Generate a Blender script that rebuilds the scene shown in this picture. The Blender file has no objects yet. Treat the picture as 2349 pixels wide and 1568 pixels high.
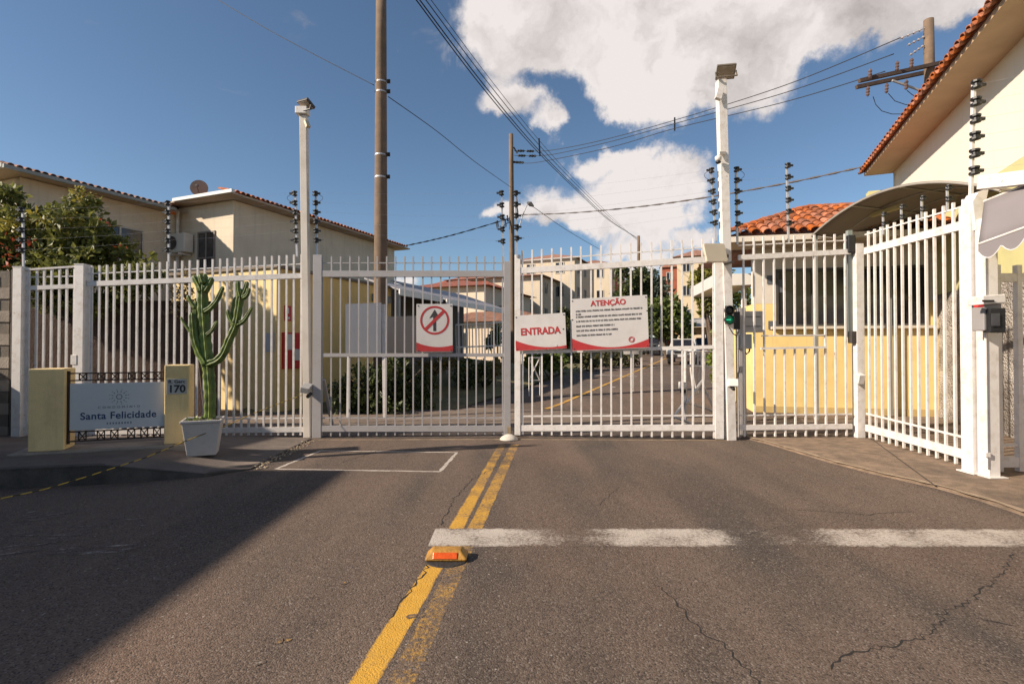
import bpy, bmesh, math, random
from mathutils import Vector, Matrix

random.seed(7)
R = math.radians
scene = bpy.context.scene
col = scene.collection

# ------------------------------------------------------------------ camera
CX, CY, F, CAMZ = 1174.0, 784.0, 1200.0, 1.5      # measured on a 2348 x 1568 frame
PITCH = math.atan(16 / 1200)
cam_data = bpy.data.cameras.new("camera")
cam_data.sensor_width = 36.0
cam_data.lens = 36.0 * F / 2348.0
cam_data.clip_start = 0.05
cam_data.clip_end = 2000.0
cam = bpy.data.objects.new("camera", cam_data)
col.objects.link(cam)
cam.location = (0, 0, CAMZ)
cam.rotation_euler = (R(90) + PITCH, 0, 0)
scene.camera = cam

# ------------------------------------------------------------------ light
SUN_EL = R(30)
SUN_H = Vector((-0.945, -0.327)).normalized()       # horizontal direction towards the sun
SUN_DIR = Vector((SUN_H.x * math.cos(SUN_EL), SUN_H.y * math.cos(SUN_EL), math.sin(SUN_EL)))
sun_data = bpy.data.lights.new("sun", 'SUN')
sun_data.energy = 5.0
sun_data.angle = R(0.9)
sun_data.color = (1.0, 0.86, 0.70)
sun = bpy.data.objects.new("sun", sun_data)
col.objects.link(sun)
sun.rotation_euler = SUN_DIR.to_track_quat('Z', 'Y').to_euler()
sun.location = (-20, -10, 30)

vs = scene.view_settings
vs.view_transform = 'Standard'
vs.look = 'None'
vs.gamma = 1.0
vs.exposure = 0.56
vs.use_curve_mapping = False

world = bpy.data.worlds.new("World")
scene.world = world
world.use_nodes = True


def U(u, v, Y):
    """world point seen at frame position (u, v) at world depth Y"""
    a, b = u - CX, CY - v
    dy = F * math.cos(PITCH) - b * math.sin(PITCH)
    dz = F * math.sin(PITCH) + b * math.cos(PITCH)
    t = Y / dy
    return Vector((a * t, Y, CAMZ + dz * t))


def G(u, v, z=0.0):
    """point of the level z seen at (u, v)"""
    a, b = u - CX, CY - v
    dy = F * math.cos(PITCH) - b * math.sin(PITCH)
    dz = F * math.sin(PITCH) + b * math.cos(PITCH)
    t = (z - CAMZ) / dz
    return Vector((a * t, dy * t, z))


def build_world():
    nt = world.node_tree
    nt.nodes.clear()
    N, L = nt.nodes.new, nt.links.new
    out = N("ShaderNodeOutputWorld")
    bg = N("ShaderNodeBackground")
    L(bg.outputs[0], out.inputs[0])
    bg.inputs[1].default_value = 0.083
    sky = N("ShaderNodeTexSky")
    sky.sky_type = 'NISHITA'
    sky.sun_disc = False
    sky.sun_elevation = SUN_EL
    sky.sun_rotation = math.atan2(SUN_H.x, SUN_H.y)
    sky.altitude = 900
    sky.air_density = 1.0
    sky.dust_density = 0.7
    sky.ozone_density = 2.2
    tc = N("ShaderNodeTexCoord")
    nrm = N("ShaderNodeVectorMath"); nrm.operation = 'NORMALIZE'
    L(tc.outputs['Generated'], nrm.inputs[0])
    # the wind-torn outline of the clouds
    wob = N("ShaderNodeTexNoise"); wob.inputs['Scale'].default_value = 7.0
    wob.inputs['Detail'].default_value = 8.0; wob.inputs['Roughness'].default_value = 0.62
    L(nrm.outputs[0], wob.inputs['Vector'])
    sub = N("ShaderNodeVectorMath"); sub.operation = 'SUBTRACT'
    sub.inputs[1].default_value = (0.5, 0.5, 0.5)
    L(wob.outputs['Color'], sub.inputs[0])
    sc = N("ShaderNodeVectorMath"); sc.operation = 'SCALE'; sc.inputs['Scale'].default_value = 0.17
    L(sub.outputs[0], sc.inputs[0])
    add = N("ShaderNodeVectorMath"); add.operation = 'ADD'
    L(nrm.outputs[0], add.inputs[0]); L(sc.outputs[0], add.inputs[1])

    def direction(u, v):
        p = U(u, v, 10.0) - Vector((0, 0, CAMZ))
        return p.normalized()
    blobs = []
    for (u, v, ru, rv, b) in [
        (1190, 80, 112, 72, 1.0), (1300, 66, 170, 98, 1.0), (1440, 80, 150, 120, .95), (1430, 185, 95, 72, 1.0),
        (1520, 215, 130, 70, 1.0), (1640, 130, 190, 120, .80), (1800, 70, 210, 110, .52), (1950, 25, 200, 80, .46),
        (2080, -20, 180, 60, .5), (1600, -60, 520, 110, .72),
        (1160, 226, 68, 54, 1.0), (1214, 246, 60, 40, .95), (1256, 300, 42, 28, .8),
        (1235, 462, 90, 62, 1.0), (1330, 500, 130, 42, .95), (1455, 440, 120, 85, .95), (1370, 365, 100, 34, 1.0),
        (1545, 410, 95, 55, 1.0), (1540, 480, 95, 60, .9), (1430, 530, 100, 42, .9), (1150, 492, 44, 24, .9),
        (1600, 545, 60, 22, .85), (1470, 595, 120, 34, .85), (905, 655, 70, 34, .8)]:
        blobs.append((direction(u, v), ru / F, rv / F, b))
    rnd = random.Random(41)
    for k in range(16):                                   # the same broken cloud all round the sky
        az = R(70 + k * 220 / 15 + rnd.uniform(-8, 8))
        el = R(rnd.uniform(9, 52))
        d = Vector((math.sin(az) * math.cos(el), math.cos(az) * math.cos(el), math.sin(el)))
        blobs.append((d, rnd.uniform(.07, .2), rnd.uniform(.05, .1), rnd.uniform(.5, 1)))
    dens = bri = None
    for (c, ru, rv, b) in blobs:
        zc = c
        xc = zc.cross(Vector((0, 0, 1))).normalized()
        yc = zc.cross(xc).normalized()
        m = Matrix((xc, yc, zc)).transposed()
        mp = N("ShaderNodeMapping"); mp.vector_type = 'TEXTURE'
        mp.inputs['Location'].default_value = c
        mp.inputs['Rotation'].default_value = m.to_euler('XYZ')
        mp.inputs['Scale'].default_value = (ru, rv, .5)
        L(add.outputs[0], mp.inputs['Vector'])
        ln = N("ShaderNodeVectorMath"); ln.operation = 'LENGTH'
        L(mp.outputs[0], ln.inputs[0])
        mr = N("ShaderNodeMapRange"); mr.interpolation_type = 'SMOOTHSTEP'
        mr.inputs[1].default_value = 1.38; mr.inputs[2].default_value = 0.1
        mr.inputs[3].default_value = 0.0; mr.inputs[4].default_value = 1.0
        L(ln.outputs['Value'], mr.inputs[0])
        f = mr.outputs[0]
        fb = N("ShaderNodeMath"); fb.operation = 'MULTIPLY'; fb.inputs[1].default_value = b
        L(f, fb.inputs[0])
        if dens is None:
            dens, bri = f, fb.outputs[0]
        else:
            a = N("ShaderNodeMath"); a.operation = 'ADD'; L(dens, a.inputs[0]); L(f, a.inputs[1]); dens = a.outputs[0]
            a = N("ShaderNodeMath"); a.operation = 'ADD'; L(bri, a.inputs[0]); L(fb.outputs[0], a.inputs[1]); bri = a.outputs[0]
    den1 = N("ShaderNodeMath"); den1.operation = 'MAXIMUM'; den1.inputs[1].default_value = 0.02; L(dens, den1.inputs[0])
    ratio = N("ShaderNodeMath"); ratio.operation = 'DIVIDE'; L(bri, ratio.inputs[0]); L(den1.outputs[0], ratio.inputs[1])
    fine = N("ShaderNodeTexNoise"); fine.inputs['Scale'].default_value = 11.0
    fine.inputs['Detail'].default_value = 9.0; fine.inputs['Roughness'].default_value = 0.6
    fine.inputs['Distortion'].default_value = 0.5
    L(nrm.outputs[0], fine.inputs['Vector'])
    fm = N("ShaderNodeMath"); fm.operation = 'MULTIPLY_ADD'; fm.inputs[1].default_value = 1.9; fm.inputs[2].default_value = -0.98
    L(fine.outputs['Fac'], fm.inputs[0])
    dd = N("ShaderNodeMath"); dd.operation = 'ADD'; L(dens, dd.inputs[0]); L(fm.outputs[0], dd.inputs[1])
    al = N("ShaderNodeMapRange"); al.interpolation_type = 'SMOOTHSTEP'
    al.inputs[1].default_value = 0.2; al.inputs[2].default_value = 0.95
    L(dd.outputs[0], al.inputs[0])
    # grey where the cloud is thick and turned away from the sun
    sh = N("ShaderNodeTexNoise"); sh.inputs['Scale'].default_value = 8.5
    sh.inputs['Detail'].default_value = 7.0; sh.inputs['Roughness'].default_value = 0.55
    L(add.outputs[0], sh.inputs['Vector'])
    shm = N("ShaderNodeMath"); shm.operation = 'MULTIPLY_ADD'; shm.inputs[1].default_value = 2.1; shm.inputs[2].default_value = -0.95
    L(sh.outputs['Fac'], shm.inputs[0])
    tot = N("ShaderNodeMath"); tot.operation = 'ADD'; L(ratio.outputs[0], tot.inputs[0]); L(shm.outputs[0], tot.inputs[1])
    ramp = N("ShaderNodeValToRGB")
    ramp.color_ramp.elements[0].position = 0.25; ramp.color_ramp.elements[0].color = (3.3, 2.95, 2.85, 1)
    ramp.color_ramp.elements[1].position = 1.0; ramp.color_ramp.elements[1].color = (7.1, 6.6, 6.4, 1)
    L(tot.outputs[0], ramp.inputs[0])
    tint = N("ShaderNodeMix"); tint.data_type = 'RGBA'; tint.blend_type = 'MULTIPLY'
    tint.inputs[0].default_value = 1.0
    tint.inputs[7].default_value = (0.92, 0.97, 0.97, 1)
    L(sky.outputs[0], tint.inputs[6])
    mix = N("ShaderNodeMix"); mix.data_type = 'RGBA'
    L(al.outputs[0], mix.inputs[0]); L(tint.outputs[2], mix.inputs[6]); L(ramp.outputs[0], mix.inputs[7])
    L(mix.outputs[2], bg.inputs[0])


build_world()

# ------------------------------------------------------------------ materials
MATS = {}


def nodes_of(name):
    m = bpy.data.materials.new(name)
    m.use_nodes = True
    nt = m.node_tree
    b = nt.nodes['Principled BSDF']
    return m, nt, b


def M(name, c, rough=0.6, var=0.12, scale=5.0, bump=0.06, bscale=60.0, metal=0.0, grime=None, gscale=1.6, gamt=0.5,
      emit=None, spec=None, world_co=True, streak=0.0, per_object=0.0, rusty=0.0):
    """plain surface: base colour with uneven tone, grime in its own patches and a fine relief"""
    if name in MATS:
        return MATS[name]
    m, nt, b = nodes_of(name)
    N, L = nt.nodes.new, nt.links.new
    tc = N("ShaderNodeTexCoord")
    geo = N("ShaderNodeNewGeometry")
    co = geo.outputs['Position'] if world_co else tc.outputs['Object']
    n1 = N("ShaderNodeTexNoise"); n1.inputs['Scale'].default_value = scale
    n1.inputs['Detail'].default_value = 6; n1.inputs['Roughness'].default_value = .6
    L(co, n1.inputs['Vector'])
    rp = N("ShaderNodeValToRGB")
    lo = [max(0, x * (1 - var)) for x in c]; hi = [min(1, x * (1 + var)) for x in c]
    rp.color_ramp.elements[0].position = .3; rp.color_ramp.elements[0].color = (*lo, 1)
    rp.color_ramp.elements[1].position = .7; rp.color_ramp.elements[1].color = (*hi, 1)
    L(n1.outputs['Fac'], rp.inputs[0])
    c_out = rp.outputs[0]
    if grime:
        n2 = N("ShaderNodeTexNoise"); n2.inputs['Scale'].default_value = gscale
        n2.inputs['Detail'].default_value = 9; n2.inputs['Roughness'].default_value = .68
        L(co, n2.inputs['Vector'])
        mr = N("ShaderNodeMapRange"); mr.inputs[1].default_value = .48; mr.inputs[2].default_value = .72
        mr.inputs[4].default_value = gamt
        L(n2.outputs['Fac'], mr.inputs[0])
        mx = N("ShaderNodeMix"); mx.data_type = 'RGBA'
        L(mr.outputs[0], mx.inputs[0]); L(c_out, mx.inputs[6]); mx.inputs[7].default_value = (*grime, 1)
        c_out = mx.outputs[2]
    if rusty:
        n9 = N("ShaderNodeTexNoise"); n9.inputs['Scale'].default_value = 13; n9.inputs['Detail'].default_value = 7; n9.inputs['Roughness'].default_value = .7
        L(co, n9.inputs['Vector'])
        m9 = N("ShaderNodeMapRange"); m9.inputs[1].default_value = .66; m9.inputs[2].default_value = .71; m9.inputs[4].default_value = rusty
        L(n9.outputs['Fac'], m9.inputs[0])
        x9 = N("ShaderNodeMix"); x9.data_type = 'RGBA'; L(m9.outputs[0], x9.inputs[0]); L(c_out, x9.inputs[6]); x9.inputs[7].default_value = (.22, .10, .045, 1)
        c_out = x9.outputs[2]
    if streak:
        mp = N("ShaderNodeMapping"); mp.inputs['Scale'].default_value = (5.0, 5.0, .35); L(co, mp.inputs['Vector'])
        n4 = N("ShaderNodeTexNoise"); n4.inputs['Scale'].default_value = 1.6; n4.inputs['Detail'].default_value = 8
        n4.inputs['Roughness'].default_value = .65; L(mp.outputs[0], n4.inputs['Vector'])
        m4 = N("ShaderNodeMapRange"); m4.inputs[1].default_value = .5; m4.inputs[2].default_value = .78; m4.inputs[4].default_value = streak
        L(n4.outputs['Fac'], m4.inputs[0])
        x4 = N("ShaderNodeMix"); x4.data_type = 'RGBA'; L(m4.outputs[0], x4.inputs[0]); L(c_out, x4.inputs[6])
        x4.inputs[7].default_value = (*[x * .45 for x in c], 1)
        c_out = x4.outputs[2]
    if per_object:
        oi = N("ShaderNodeObjectInfo")
        hv = N("ShaderNodeHueSaturation")
        m5 = N("ShaderNodeMapRange"); m5.inputs[3].default_value = 1 - per_object; m5.inputs[4].default_value = 1 + per_object
        L(oi.outputs['Random'], m5.inputs[0]); L(m5.outputs[0], hv.inputs['Value'])
        m6 = N("ShaderNodeMath"); m6.operation = 'MULTIPLY_ADD'; m6.inputs[1].default_value = 7.31; m6.inputs[2].default_value = 0; L(oi.outputs['Random'], m6.inputs[0])
        m7 = N("ShaderNodeMath"); m7.operation = 'FRACT'; L(m6.outputs[0], m7.inputs[0])
        m8 = N("ShaderNodeMapRange"); m8.inputs[3].default_value = .85; m8.inputs[4].default_value = 1.1
        L(m7.outputs[0], m8.inputs[0]); L(m8.outputs[0], hv.inputs['Saturation'])
        L(c_out, hv.inputs['Color']); c_out = hv.outputs[0]
    L(c_out, b.inputs['Base Color'])
    b.inputs['Roughness'].default_value = rough
    b.inputs['Metallic'].default_value = metal
    if spec is not None:
        b.inputs['Specular IOR Level'].default_value = spec
    if emit:
        b.inputs['Emission Color'].default_value = (*emit[0], 1); b.inputs['Emission Strength'].default_value = emit[1]
    if bump:
        n3 = N("ShaderNodeTexNoise"); n3.inputs['Scale'].default_value = bscale; n3.inputs['Detail'].default_value = 4
        L(co, n3.inputs['Vector'])
        bp = N("ShaderNodeBump"); bp.inputs['Strength'].default_value = bump * 4; bp.inputs['Distance'].default_value = .01
        L(n3.outputs['Fac'], bp.inputs['Height']); L(bp.outputs[0], b.inputs['Normal'])
    MATS[name] = m
    return m


def asphalt_nodes(nt, dark=1.0):
    """returns (colour, height) sockets of worn warm-grey asphalt"""
    N, L = nt.nodes.new, nt.links.new
    geo = N("ShaderNodeNewGeometry")
    co = geo.outputs['Position']

    def noise_(s, det=6, ro=.6, stretch=None):
        n = N("ShaderNodeTexNoise"); n.inputs['Scale'].default_value = s; n.inputs['Detail'].default_value = det
        n.inputs['Roughness'].default_value = ro
        if stretch:
            mp = N("ShaderNodeMapping"); mp.inputs['Scale'].default_value = stretch; L(co, mp.inputs['Vector']); L(mp.outputs[0], n.inputs['Vector'])
        else:
            L(co, n.inputs['Vector'])
        return n.outputs['Fac']

    def mixc(fac, a, bcol):
        mx = N("ShaderNodeMix"); mx.data_type = 'RGBA'
        L(fac, mx.inputs[0])
        if isinstance(a, tuple): mx.inputs[6].default_value = (*a, 1)
        else: L(a, mx.inputs[6])
        if isinstance(bcol, tuple): mx.inputs[7].default_value = (*bcol, 1)
        else: L(bcol, mx.inputs[7])
        return mx.outputs[2]

    def rng(s, a, b, lo=0., hi=1.):
        mr = N("ShaderNodeMapRange"); mr.inputs[1].default_value = a; mr.inputs[2].default_value = b
        mr.inputs[3].default_value = lo; mr.inputs[4].default_value = hi; L(s, mr.inputs[0]); return mr.outputs[0]
    k = dark
    c = mixc(rng(noise_(.55, 5, .55, (1.0, .55, 1)), 0.40, .60), (.068 * k, .054 * k, .045 * k), (.142 * k, .099 * k, .074 * k))
    c = mixc(rng(noise_(.9, 4, .5, (1.7, .35, 1)), .50, .70, 0, .8), c, (.165 * k, .118 * k, .089 * k))   # wheel-polished, dusty
    c = mixc(rng(noise_(1.7, 7, .7), .58, .74, 0, .6), c, (.042 * k, .035 * k, .031 * k))                     # oil and tar
    c = mixc(rng(noise_(38, 6, .75), .42, .66, 0, .4), c, (.155 * k, .12 * k, .097 * k))
    c = mixc(rng(noise_(1.0, 4, .5, (1.25, .10, 1)), .47, .60, 0, .5), c, (.185 * k, .130 * k, .096 * k))      # wheel tracks
    c = mixc(rng(noise_(5.5, 3, .5), .68, .74, 0, .5), c, (.04 * k, .032 * k, .028 * k))                      # drips and tar spots
    c = mixc(rng(noise_(.33, 3, .5, (1, .6, 1)), .48, .64, 0, .45), c, (.18 * k, .112 * k, .078 * k))        # red dust
    v = N("ShaderNodeTexVoronoi"); v.inputs['Scale'].default_value = 115; L(co, v.inputs['Vector'])
    sep = N("ShaderNodeSeparateColor"); L(v.outputs['Color'], sep.inputs[0])
    c = mixc(rng(sep.outputs[0], .72, 1.0, 0, .62), c, (.27 * k, .222 * k, .185 * k))                          # pale aggregate
    c = mixc(rng(sep.outputs[1], .66, .95, 0, .68), c, (.024 * k, .02 * k, .018 * k))
    v2 = N("ShaderNodeTexVoronoi"); v2.inputs['Scale'].default_value = 26; L(co, v2.inputs['Vector'])
    s2 = N("ShaderNodeSeparateColor"); L(v2.outputs['Color'], s2.inputs[0])
    grit = N("ShaderNodeMath"); grit.operation = 'MULTIPLY'
    L(rng(s2.outputs[0], .93, .95), grit.inputs[0]); L(rng(v2.outputs['Distance'], .2, .12), grit.inputs[1])
    c = mixc(grit.outputs[0], c, (.36 * k, .31 * k, .27 * k))
    ha = N("ShaderNodeMath"); ha.operation = 'MULTIPLY_ADD'
    L(noise_(70, 6, .75), ha.inputs[0]); ha.inputs[1].default_value = .8; L(rng(v.outputs['Distance'], 0, .8, 1, 0), ha.inputs[2])
    return c, ha.outputs[0]


def asphalt(name, dark=1.0):
    if name in MATS: return MATS[name]
    m, nt, b = nodes_of(name)
    c, h = asphalt_nodes(nt, dark)
    nt.links.new(c, b.inputs['Base Color'])
    b.inputs['Roughness'].default_value = .88
    b.inputs['Specular IOR Level'].default_value = .25
    bp = nt.nodes.new("ShaderNodeBump"); bp.inputs['Strength'].default_value = .55; bp.inputs['Distance'].default_value = .006
    nt.links.new(h, bp.inputs['Height']); nt.links.new(bp.outputs[0], b.inputs['Normal'])
    MATS[name] = m
    return m


def road_paint(name, c, rough_wear=34.0):
    """paint worn down to the asphalt; the 'wear' attribute of the strip says how far"""
    if name in MATS: return MATS[name]
    m, nt, b = nodes_of(name)
    N, L = nt.nodes.new, nt.links.new
    ac, h = asphalt_nodes(nt)
    geo = N("ShaderNodeNewGeometry")
    n = N("ShaderNodeTexNoise"); n.inputs['Scale'].default_value = rough_wear; n.inputs['Detail'].default_value = 9; n.inputs['Roughness'].default_value = .8
    L(geo.outputs['Position'], n.inputs['Vector'])
    n2 = N("ShaderNodeTexNoise"); n2.inputs['Scale'].default_value = 4.5; n2.inputs['Detail'].default_value = 5
    L(geo.outputs['Position'], n2.inputs['Vector'])
    at = N("ShaderNodeAttribute"); at.attribute_name = 'wear'
    s = N("ShaderNodeMath"); s.operation = 'MULTIPLY_ADD'; L(n2.outputs['Fac'], s.inputs[0]); s.inputs[1].default_value = .45; L(at.outputs['Fac'], s.inputs[2])
    d = N("ShaderNodeMath"); d.operation = 'SUBTRACT'; L(n.outputs['Fac'], d.inputs[0]); L(s.outputs[0], d.inputs[1])
    mr = N("ShaderNodeMapRange"); mr.inputs[1].default_value = -.14; mr.inputs[2].default_value = .10; L(d.outputs[0], mr.inputs[0])
    n3 = N("ShaderNodeTexNoise"); n3.inputs['Scale'].default_value = 9; n3.inputs['Detail'].default_value = 8; n3.inputs['Roughness'].default_value = .7
    L(geo.outputs['Position'], n3.inputs['Vector'])
    pr = N("ShaderNodeMix"); pr.data_type = 'RGBA'; L(n3.outputs['Fac'], pr.inputs[0])
    pr.inputs[6].default_value = (*[x * .62 for x in c], 1); pr.inputs[7].default_value = (*[min(1, x * 1.2) for x in c], 1)
    mx = N("ShaderNodeMix"); mx.data_type = 'RGBA'; L(mr.outputs[0], mx.inputs[0]); L(ac, mx.inputs[6]); L(pr.outputs[2], mx.inputs[7])
    L(mx.outputs[2], b.inputs['Base Color']); b.inputs['Roughness'].default_value = .8
    b.inputs['Specular IOR Level'].default_value = .25
    bp = N("ShaderNodeBump"); bp.inputs['Strength'].default_value = .45; bp.inputs['Distance'].default_value = .006
    L(h, bp.inputs['Height']); L(bp.outputs[0], b.inputs['Normal'])
    MATS[name] = m
    return m


def leafmat(name, lo, hi, scale=2.5, trans=.35):
    if name in MATS: return MATS[name]
    m, nt, b = nodes_of(name)
    N, L = nt.nodes.new, nt.links.new
    geo = N("ShaderNodeNewGeometry")
    n = N("ShaderNodeTexNoise"); n.inputs['Scale'].default_value = scale; n.inputs['Detail'].default_value = 3
    L(geo.outputs['Position'], n.inputs['Vector'])
    mt = N("ShaderNodeMath"); mt.operation = 'MULTIPLY_ADD'; L(geo.outputs['Random Per Island'], mt.inputs[0])
    mt.inputs[1].default_value = .6
    ms = N("ShaderNodeMath"); ms.operation = 'MULTIPLY'; ms.inputs[1].default_value = .5; L(n.outputs['Fac'], ms.inputs[0])
    L(ms.outputs[0], mt.inputs[2])
    mx = N("ShaderNodeMix"); mx.data_type = 'RGBA'; L(mt.outputs[0], mx.inputs[0])
    mx.inputs[6].default_value = (*lo, 1); mx.inputs[7].default_value = (*hi, 1)
    L(mx.outputs[2], b.inputs['Base Color']); b.inputs['Roughness'].default_value = .5
    tr = N("ShaderNodeBsdfTranslucent"); L(mx.outputs[2], tr.inputs[0])
    ad = N("ShaderNodeMixShader"); ad.inputs[0].default_value = trans
    L(b.outputs[0], ad.inputs[1]); L(tr.outputs[0], ad.inputs[2])
    L(ad.outputs[0], nt.nodes['Material Output'].inputs[0])
    MATS[name] = m
    return m


white = M('white_paint', (.70, .665, .635), .5, .05, 3, .03, 90, grime=(.42, .35, .28), gscale=9, gamt=.6, rusty=.75)
white_shaded = M('shaded_white_paint', (.40, .38, .378), .55, .06, 3, .03, 90, grime=(.3, .26, .22), gscale=6, gamt=.5, rusty=.7)  # darker copy of the white: the left leaf's weak sun put into colour
cream = M('cream_render', (.66, .56, .43), .85, .05, 1.2, .08, 90, grime=(.45, .37, .28), gscale=.9, gamt=.35, streak=.3)
tan = M('tan_render', (.60, .49, .37), .85, .05, 1.2, .08, 90, grime=(.42, .33, .25), gscale=.9, gamt=.35)
yellow = M('yellow_render', (.78, .58, .24), .85, .05, 1.5, .08, 110, grime=(.5, .34, .12), gscale=1.1, gamt=.4, streak=.28)
ochre = M('ochre_render', (.74, .52, .20), .85, .06, 1.5, .1, 90, grime=(.42, .29, .12), gscale=1.3, gamt=.4, streak=.35)
pale_yellow = M('pale_yellow_render', (.80, .60, .30), .85, .06, 2, .14, 60, grime=(.42, .3, .15), gscale=2.5, gamt=.4, streak=.4)
concrete = M('concrete', (.30, .25, .20), .9, .15, 3, .12, 60, grime=(.14, .115, .095), gscale=1.8, gamt=.7)
pole_concrete = M('pole_concrete', (.175, .118, .078), .88, .16, 4, .1, 50, grime=(.09, .07, .055), gscale=1.4, gamt=.6, streak=.5)
brown_concrete = M('brown_concrete', (.235, .165, .112), .92, .35, 7, .35, 80, grime=(.085, .064, .05), gscale=1.1, gamt=.85)
sidewalk_mat = M('old_pavement', (.15, .12, .10), .92, .22, 1.8, .25, 70, grime=(.075, .06, .052), gscale=1.4, gamt=.7)
kerb_mat = M('kerb_concrete', (.085, .072, .062), .95, .3, 3, .3, 30, grime=(.035, .03, .027), gscale=2.2, gamt=.8)
tile_mat = M('clay_tile', (.37, .108, .034), .85, .45, 5.5, .15, 60, grime=(.13, .055, .033), gscale=5, gamt=.75, per_object=.38)
tile_dark = M('weathered_clay_tile', (.27, .13, .085), .88, .4, 4.5, .15, 60, grime=(.1, .07, .055), gscale=3, gamt=.7, per_object=.35)
black = M('black_plastic', (.012, .012, .013), .45, .3, 20, 0)
dark_metal = M('dark_metal', (.05, .045, .042), .5, .3, 12, .03)
grey_metal = M('grey_metal', (.38, .375, .37), .5, .08, 4, .03, grime=(.22, .2, .19), gscale=3, gamt=.4)
galv = M('galvanised_steel', (.5, .49, .5), .4, .1, 9, .02, metal=.35)
glass = M('dark_glass', (.018, .018, .022), .12, .5, 2, 0)
red = M('red_paint', (.50, .022, .022), .45, .1, 8, .02)
board = M('sign_board', (.58, .55, .53), .55, .05, 3, .02, grime=(.42, .38, .35), gscale=2, gamt=.35)
wire_mat = M('cable_black', (.014, .014, .016), .6, .2, 10, 0)
rust = M('rusty_iron', (.045, .026, .018), .8, .4, 14, .1)


# ------------------------------------------------------------------ mesh helpers
ORG = {}


class MB:
    def __init__(self):
        self.v, self.f = [], []

    def add(self, vs_, fs_):
        o = len(self.v)
        self.v += [Vector(p) for p in vs_]
        self.f += [tuple(i + o for i in f) for f in fs_]
        return self

    def box(self, c, s, m=None):
        c = Vector(c)
        pts = []
        for z in (-.5, .5):
            for x, y in ((-.5, -.5), (.5, -.5), (.5, .5), (-.5, .5)):
                p = Vector((x * s[0], y * s[1], z * s[2]))
                pts.append(c + (m @ p if m else p))
        return self.add(pts, [(3, 2, 1, 0), (4, 5, 6, 7), (0, 1, 5, 4), (1, 2, 6, 5), (2, 3, 7, 6), (3, 0, 4, 7)])

    def beam(self, a, b, w, h, up=(0, 0, 1)):
        """bar from a to b; w across, h along 'up'"""
        a, b, up = Vector(a), Vector(b), Vector(up)
        d = (b - a).normalized()
        s = d.cross(up).normalized()
        t = s.cross(d).normalized()
        q = [(-1, -1), (1, -1), (1, 1), (-1, 1)]
        pts = [p + s * (x * w / 2) + t * (y * h / 2) for p in (a, b) for x, y in q]
        return self.add(pts, [(0, 1, 2, 3), (7, 6, 5, 4), (0, 4, 5, 1), (1, 5, 6, 2), (2, 6, 7, 3), (3, 7, 4, 0)])

    def tube(self, pts, r, n=8, cap=True):
        pts = [Vector(p) for p in pts]
        rr = r if isinstance(r, (list, tuple)) else [r] * len(pts)
        rings = []
        prev = None
        for i, p in enumerate(pts):
            d = (pts[min(i + 1, len(pts) - 1)] - pts[max(i - 1, 0)]).normalized()
            if prev is None:
                ref = Vector((0, 0, 1)) if abs(d.z) < .9 else Vector((1, 0, 0))
                s = d.cross(ref).normalized()
            else:
                s = (prev - d * prev.dot(d)).normalized()
            prev = s
            t = d.cross(s)
            rings.append([p + (s * math.cos(2 * math.pi * k / n) + t * math.sin(2 * math.pi * k / n)) * rr[i] for k in range(n)])
        vs_ = [p for ring in rings for p in ring]
        fs_ = [(i * n + k, i * n + (k + 1) % n, (i + 1) * n + (k + 1) % n, (i + 1) * n + k) for i in range(len(pts) - 1) for k in range(n)]
        if cap:
            fs_ += [tuple(reversed(range(n))), tuple((len(pts) - 1) * n + k for k in range(n))]
        return self.add(vs_, fs_)

    def lathe(self, prof, base, axis=(0, 0, 1), n=14):
        """prof: (radius, height) pairs along axis"""
        base, ax = Vector(base), Vector(axis).normalized()
        ref = Vector((1, 0, 0)) if abs(ax.x) < .9 else Vector((0, 1, 0))
        s = ax.cross(ref).normalized(); t = ax.cross(s)
        vs_ = [base + ax * h + (s * math.cos(2 * math.pi * k / n) + t * math.sin(2 * math.pi * k / n)) * max(r, 1e-4) for r, h in prof for k in range(n)]
        fs_ = [(i * n + k, i * n + (k + 1) % n, (i + 1) * n + (k + 1) % n, (i + 1) * n + k) for i in range(len(prof) - 1) for k in range(n)]
        fs_ += [tuple(reversed(range(n))), tuple((len(prof) - 1) * n + k for k in range(n))]
        return self.add(vs_, fs_)

    def prism(self, poly, ext):
        poly = [Vector(p) for p in poly]; e = Vector(ext); n = len(poly)
        return self.add(poly + [p + e for p in poly],
                        [tuple(reversed(range(n))), tuple(range(n, 2 * n))] + [(i, (i + 1) % n, n + (i + 1) % n, n + i) for i in range(n)])

    def sheet(self, rows):
        """grid of points, single-sided surface"""
        n = len(rows[0])
        return self.add([p for r in rows for p in r],
                        [(i * n + k, i * n + k + 1, (i + 1) * n + k + 1, (i + 1) * n + k) for i in range(len(rows) - 1) for k in range(n - 1)])

    def build(self, name, mat, parent=None, smooth=False, bevel=0.0, label=None, wear=None, fix=True):
        me = bpy.data.meshes.new(name)
        o0 = ORG.get(parent.name, Vector()) if parent else Vector()
        me.from_pydata([tuple(p - o0) for p in self.v], [], self.f)
        if fix:
            bm = bmesh.new(); bm.from_mesh(me); bmesh.ops.recalc_face_normals(bm, faces=bm.faces); bm.to_mesh(me); bm.free()
        if smooth:
            me.polygons.foreach_set('use_smooth', [True] * len(me.polygons))
        me.materials.append(mat)
        if wear is not None:
            at = me.attributes.new('wear', 'FLOAT', 'POINT'); at.data.foreach_set('value', wear)
        ob = bpy.data.objects.new(name, me)
        col.objects.link(ob)
        if parent:
            ob.parent = parent
        ORG[ob.name] = o0
        if bevel:
            md = ob.modifiers.new('bevel', 'BEVEL'); md.width = bevel; md.segments = 2; md.limit_method = 'ANGLE'; md.angle_limit = R(40)
        if label: ob['label'] = label
        return ob


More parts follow.
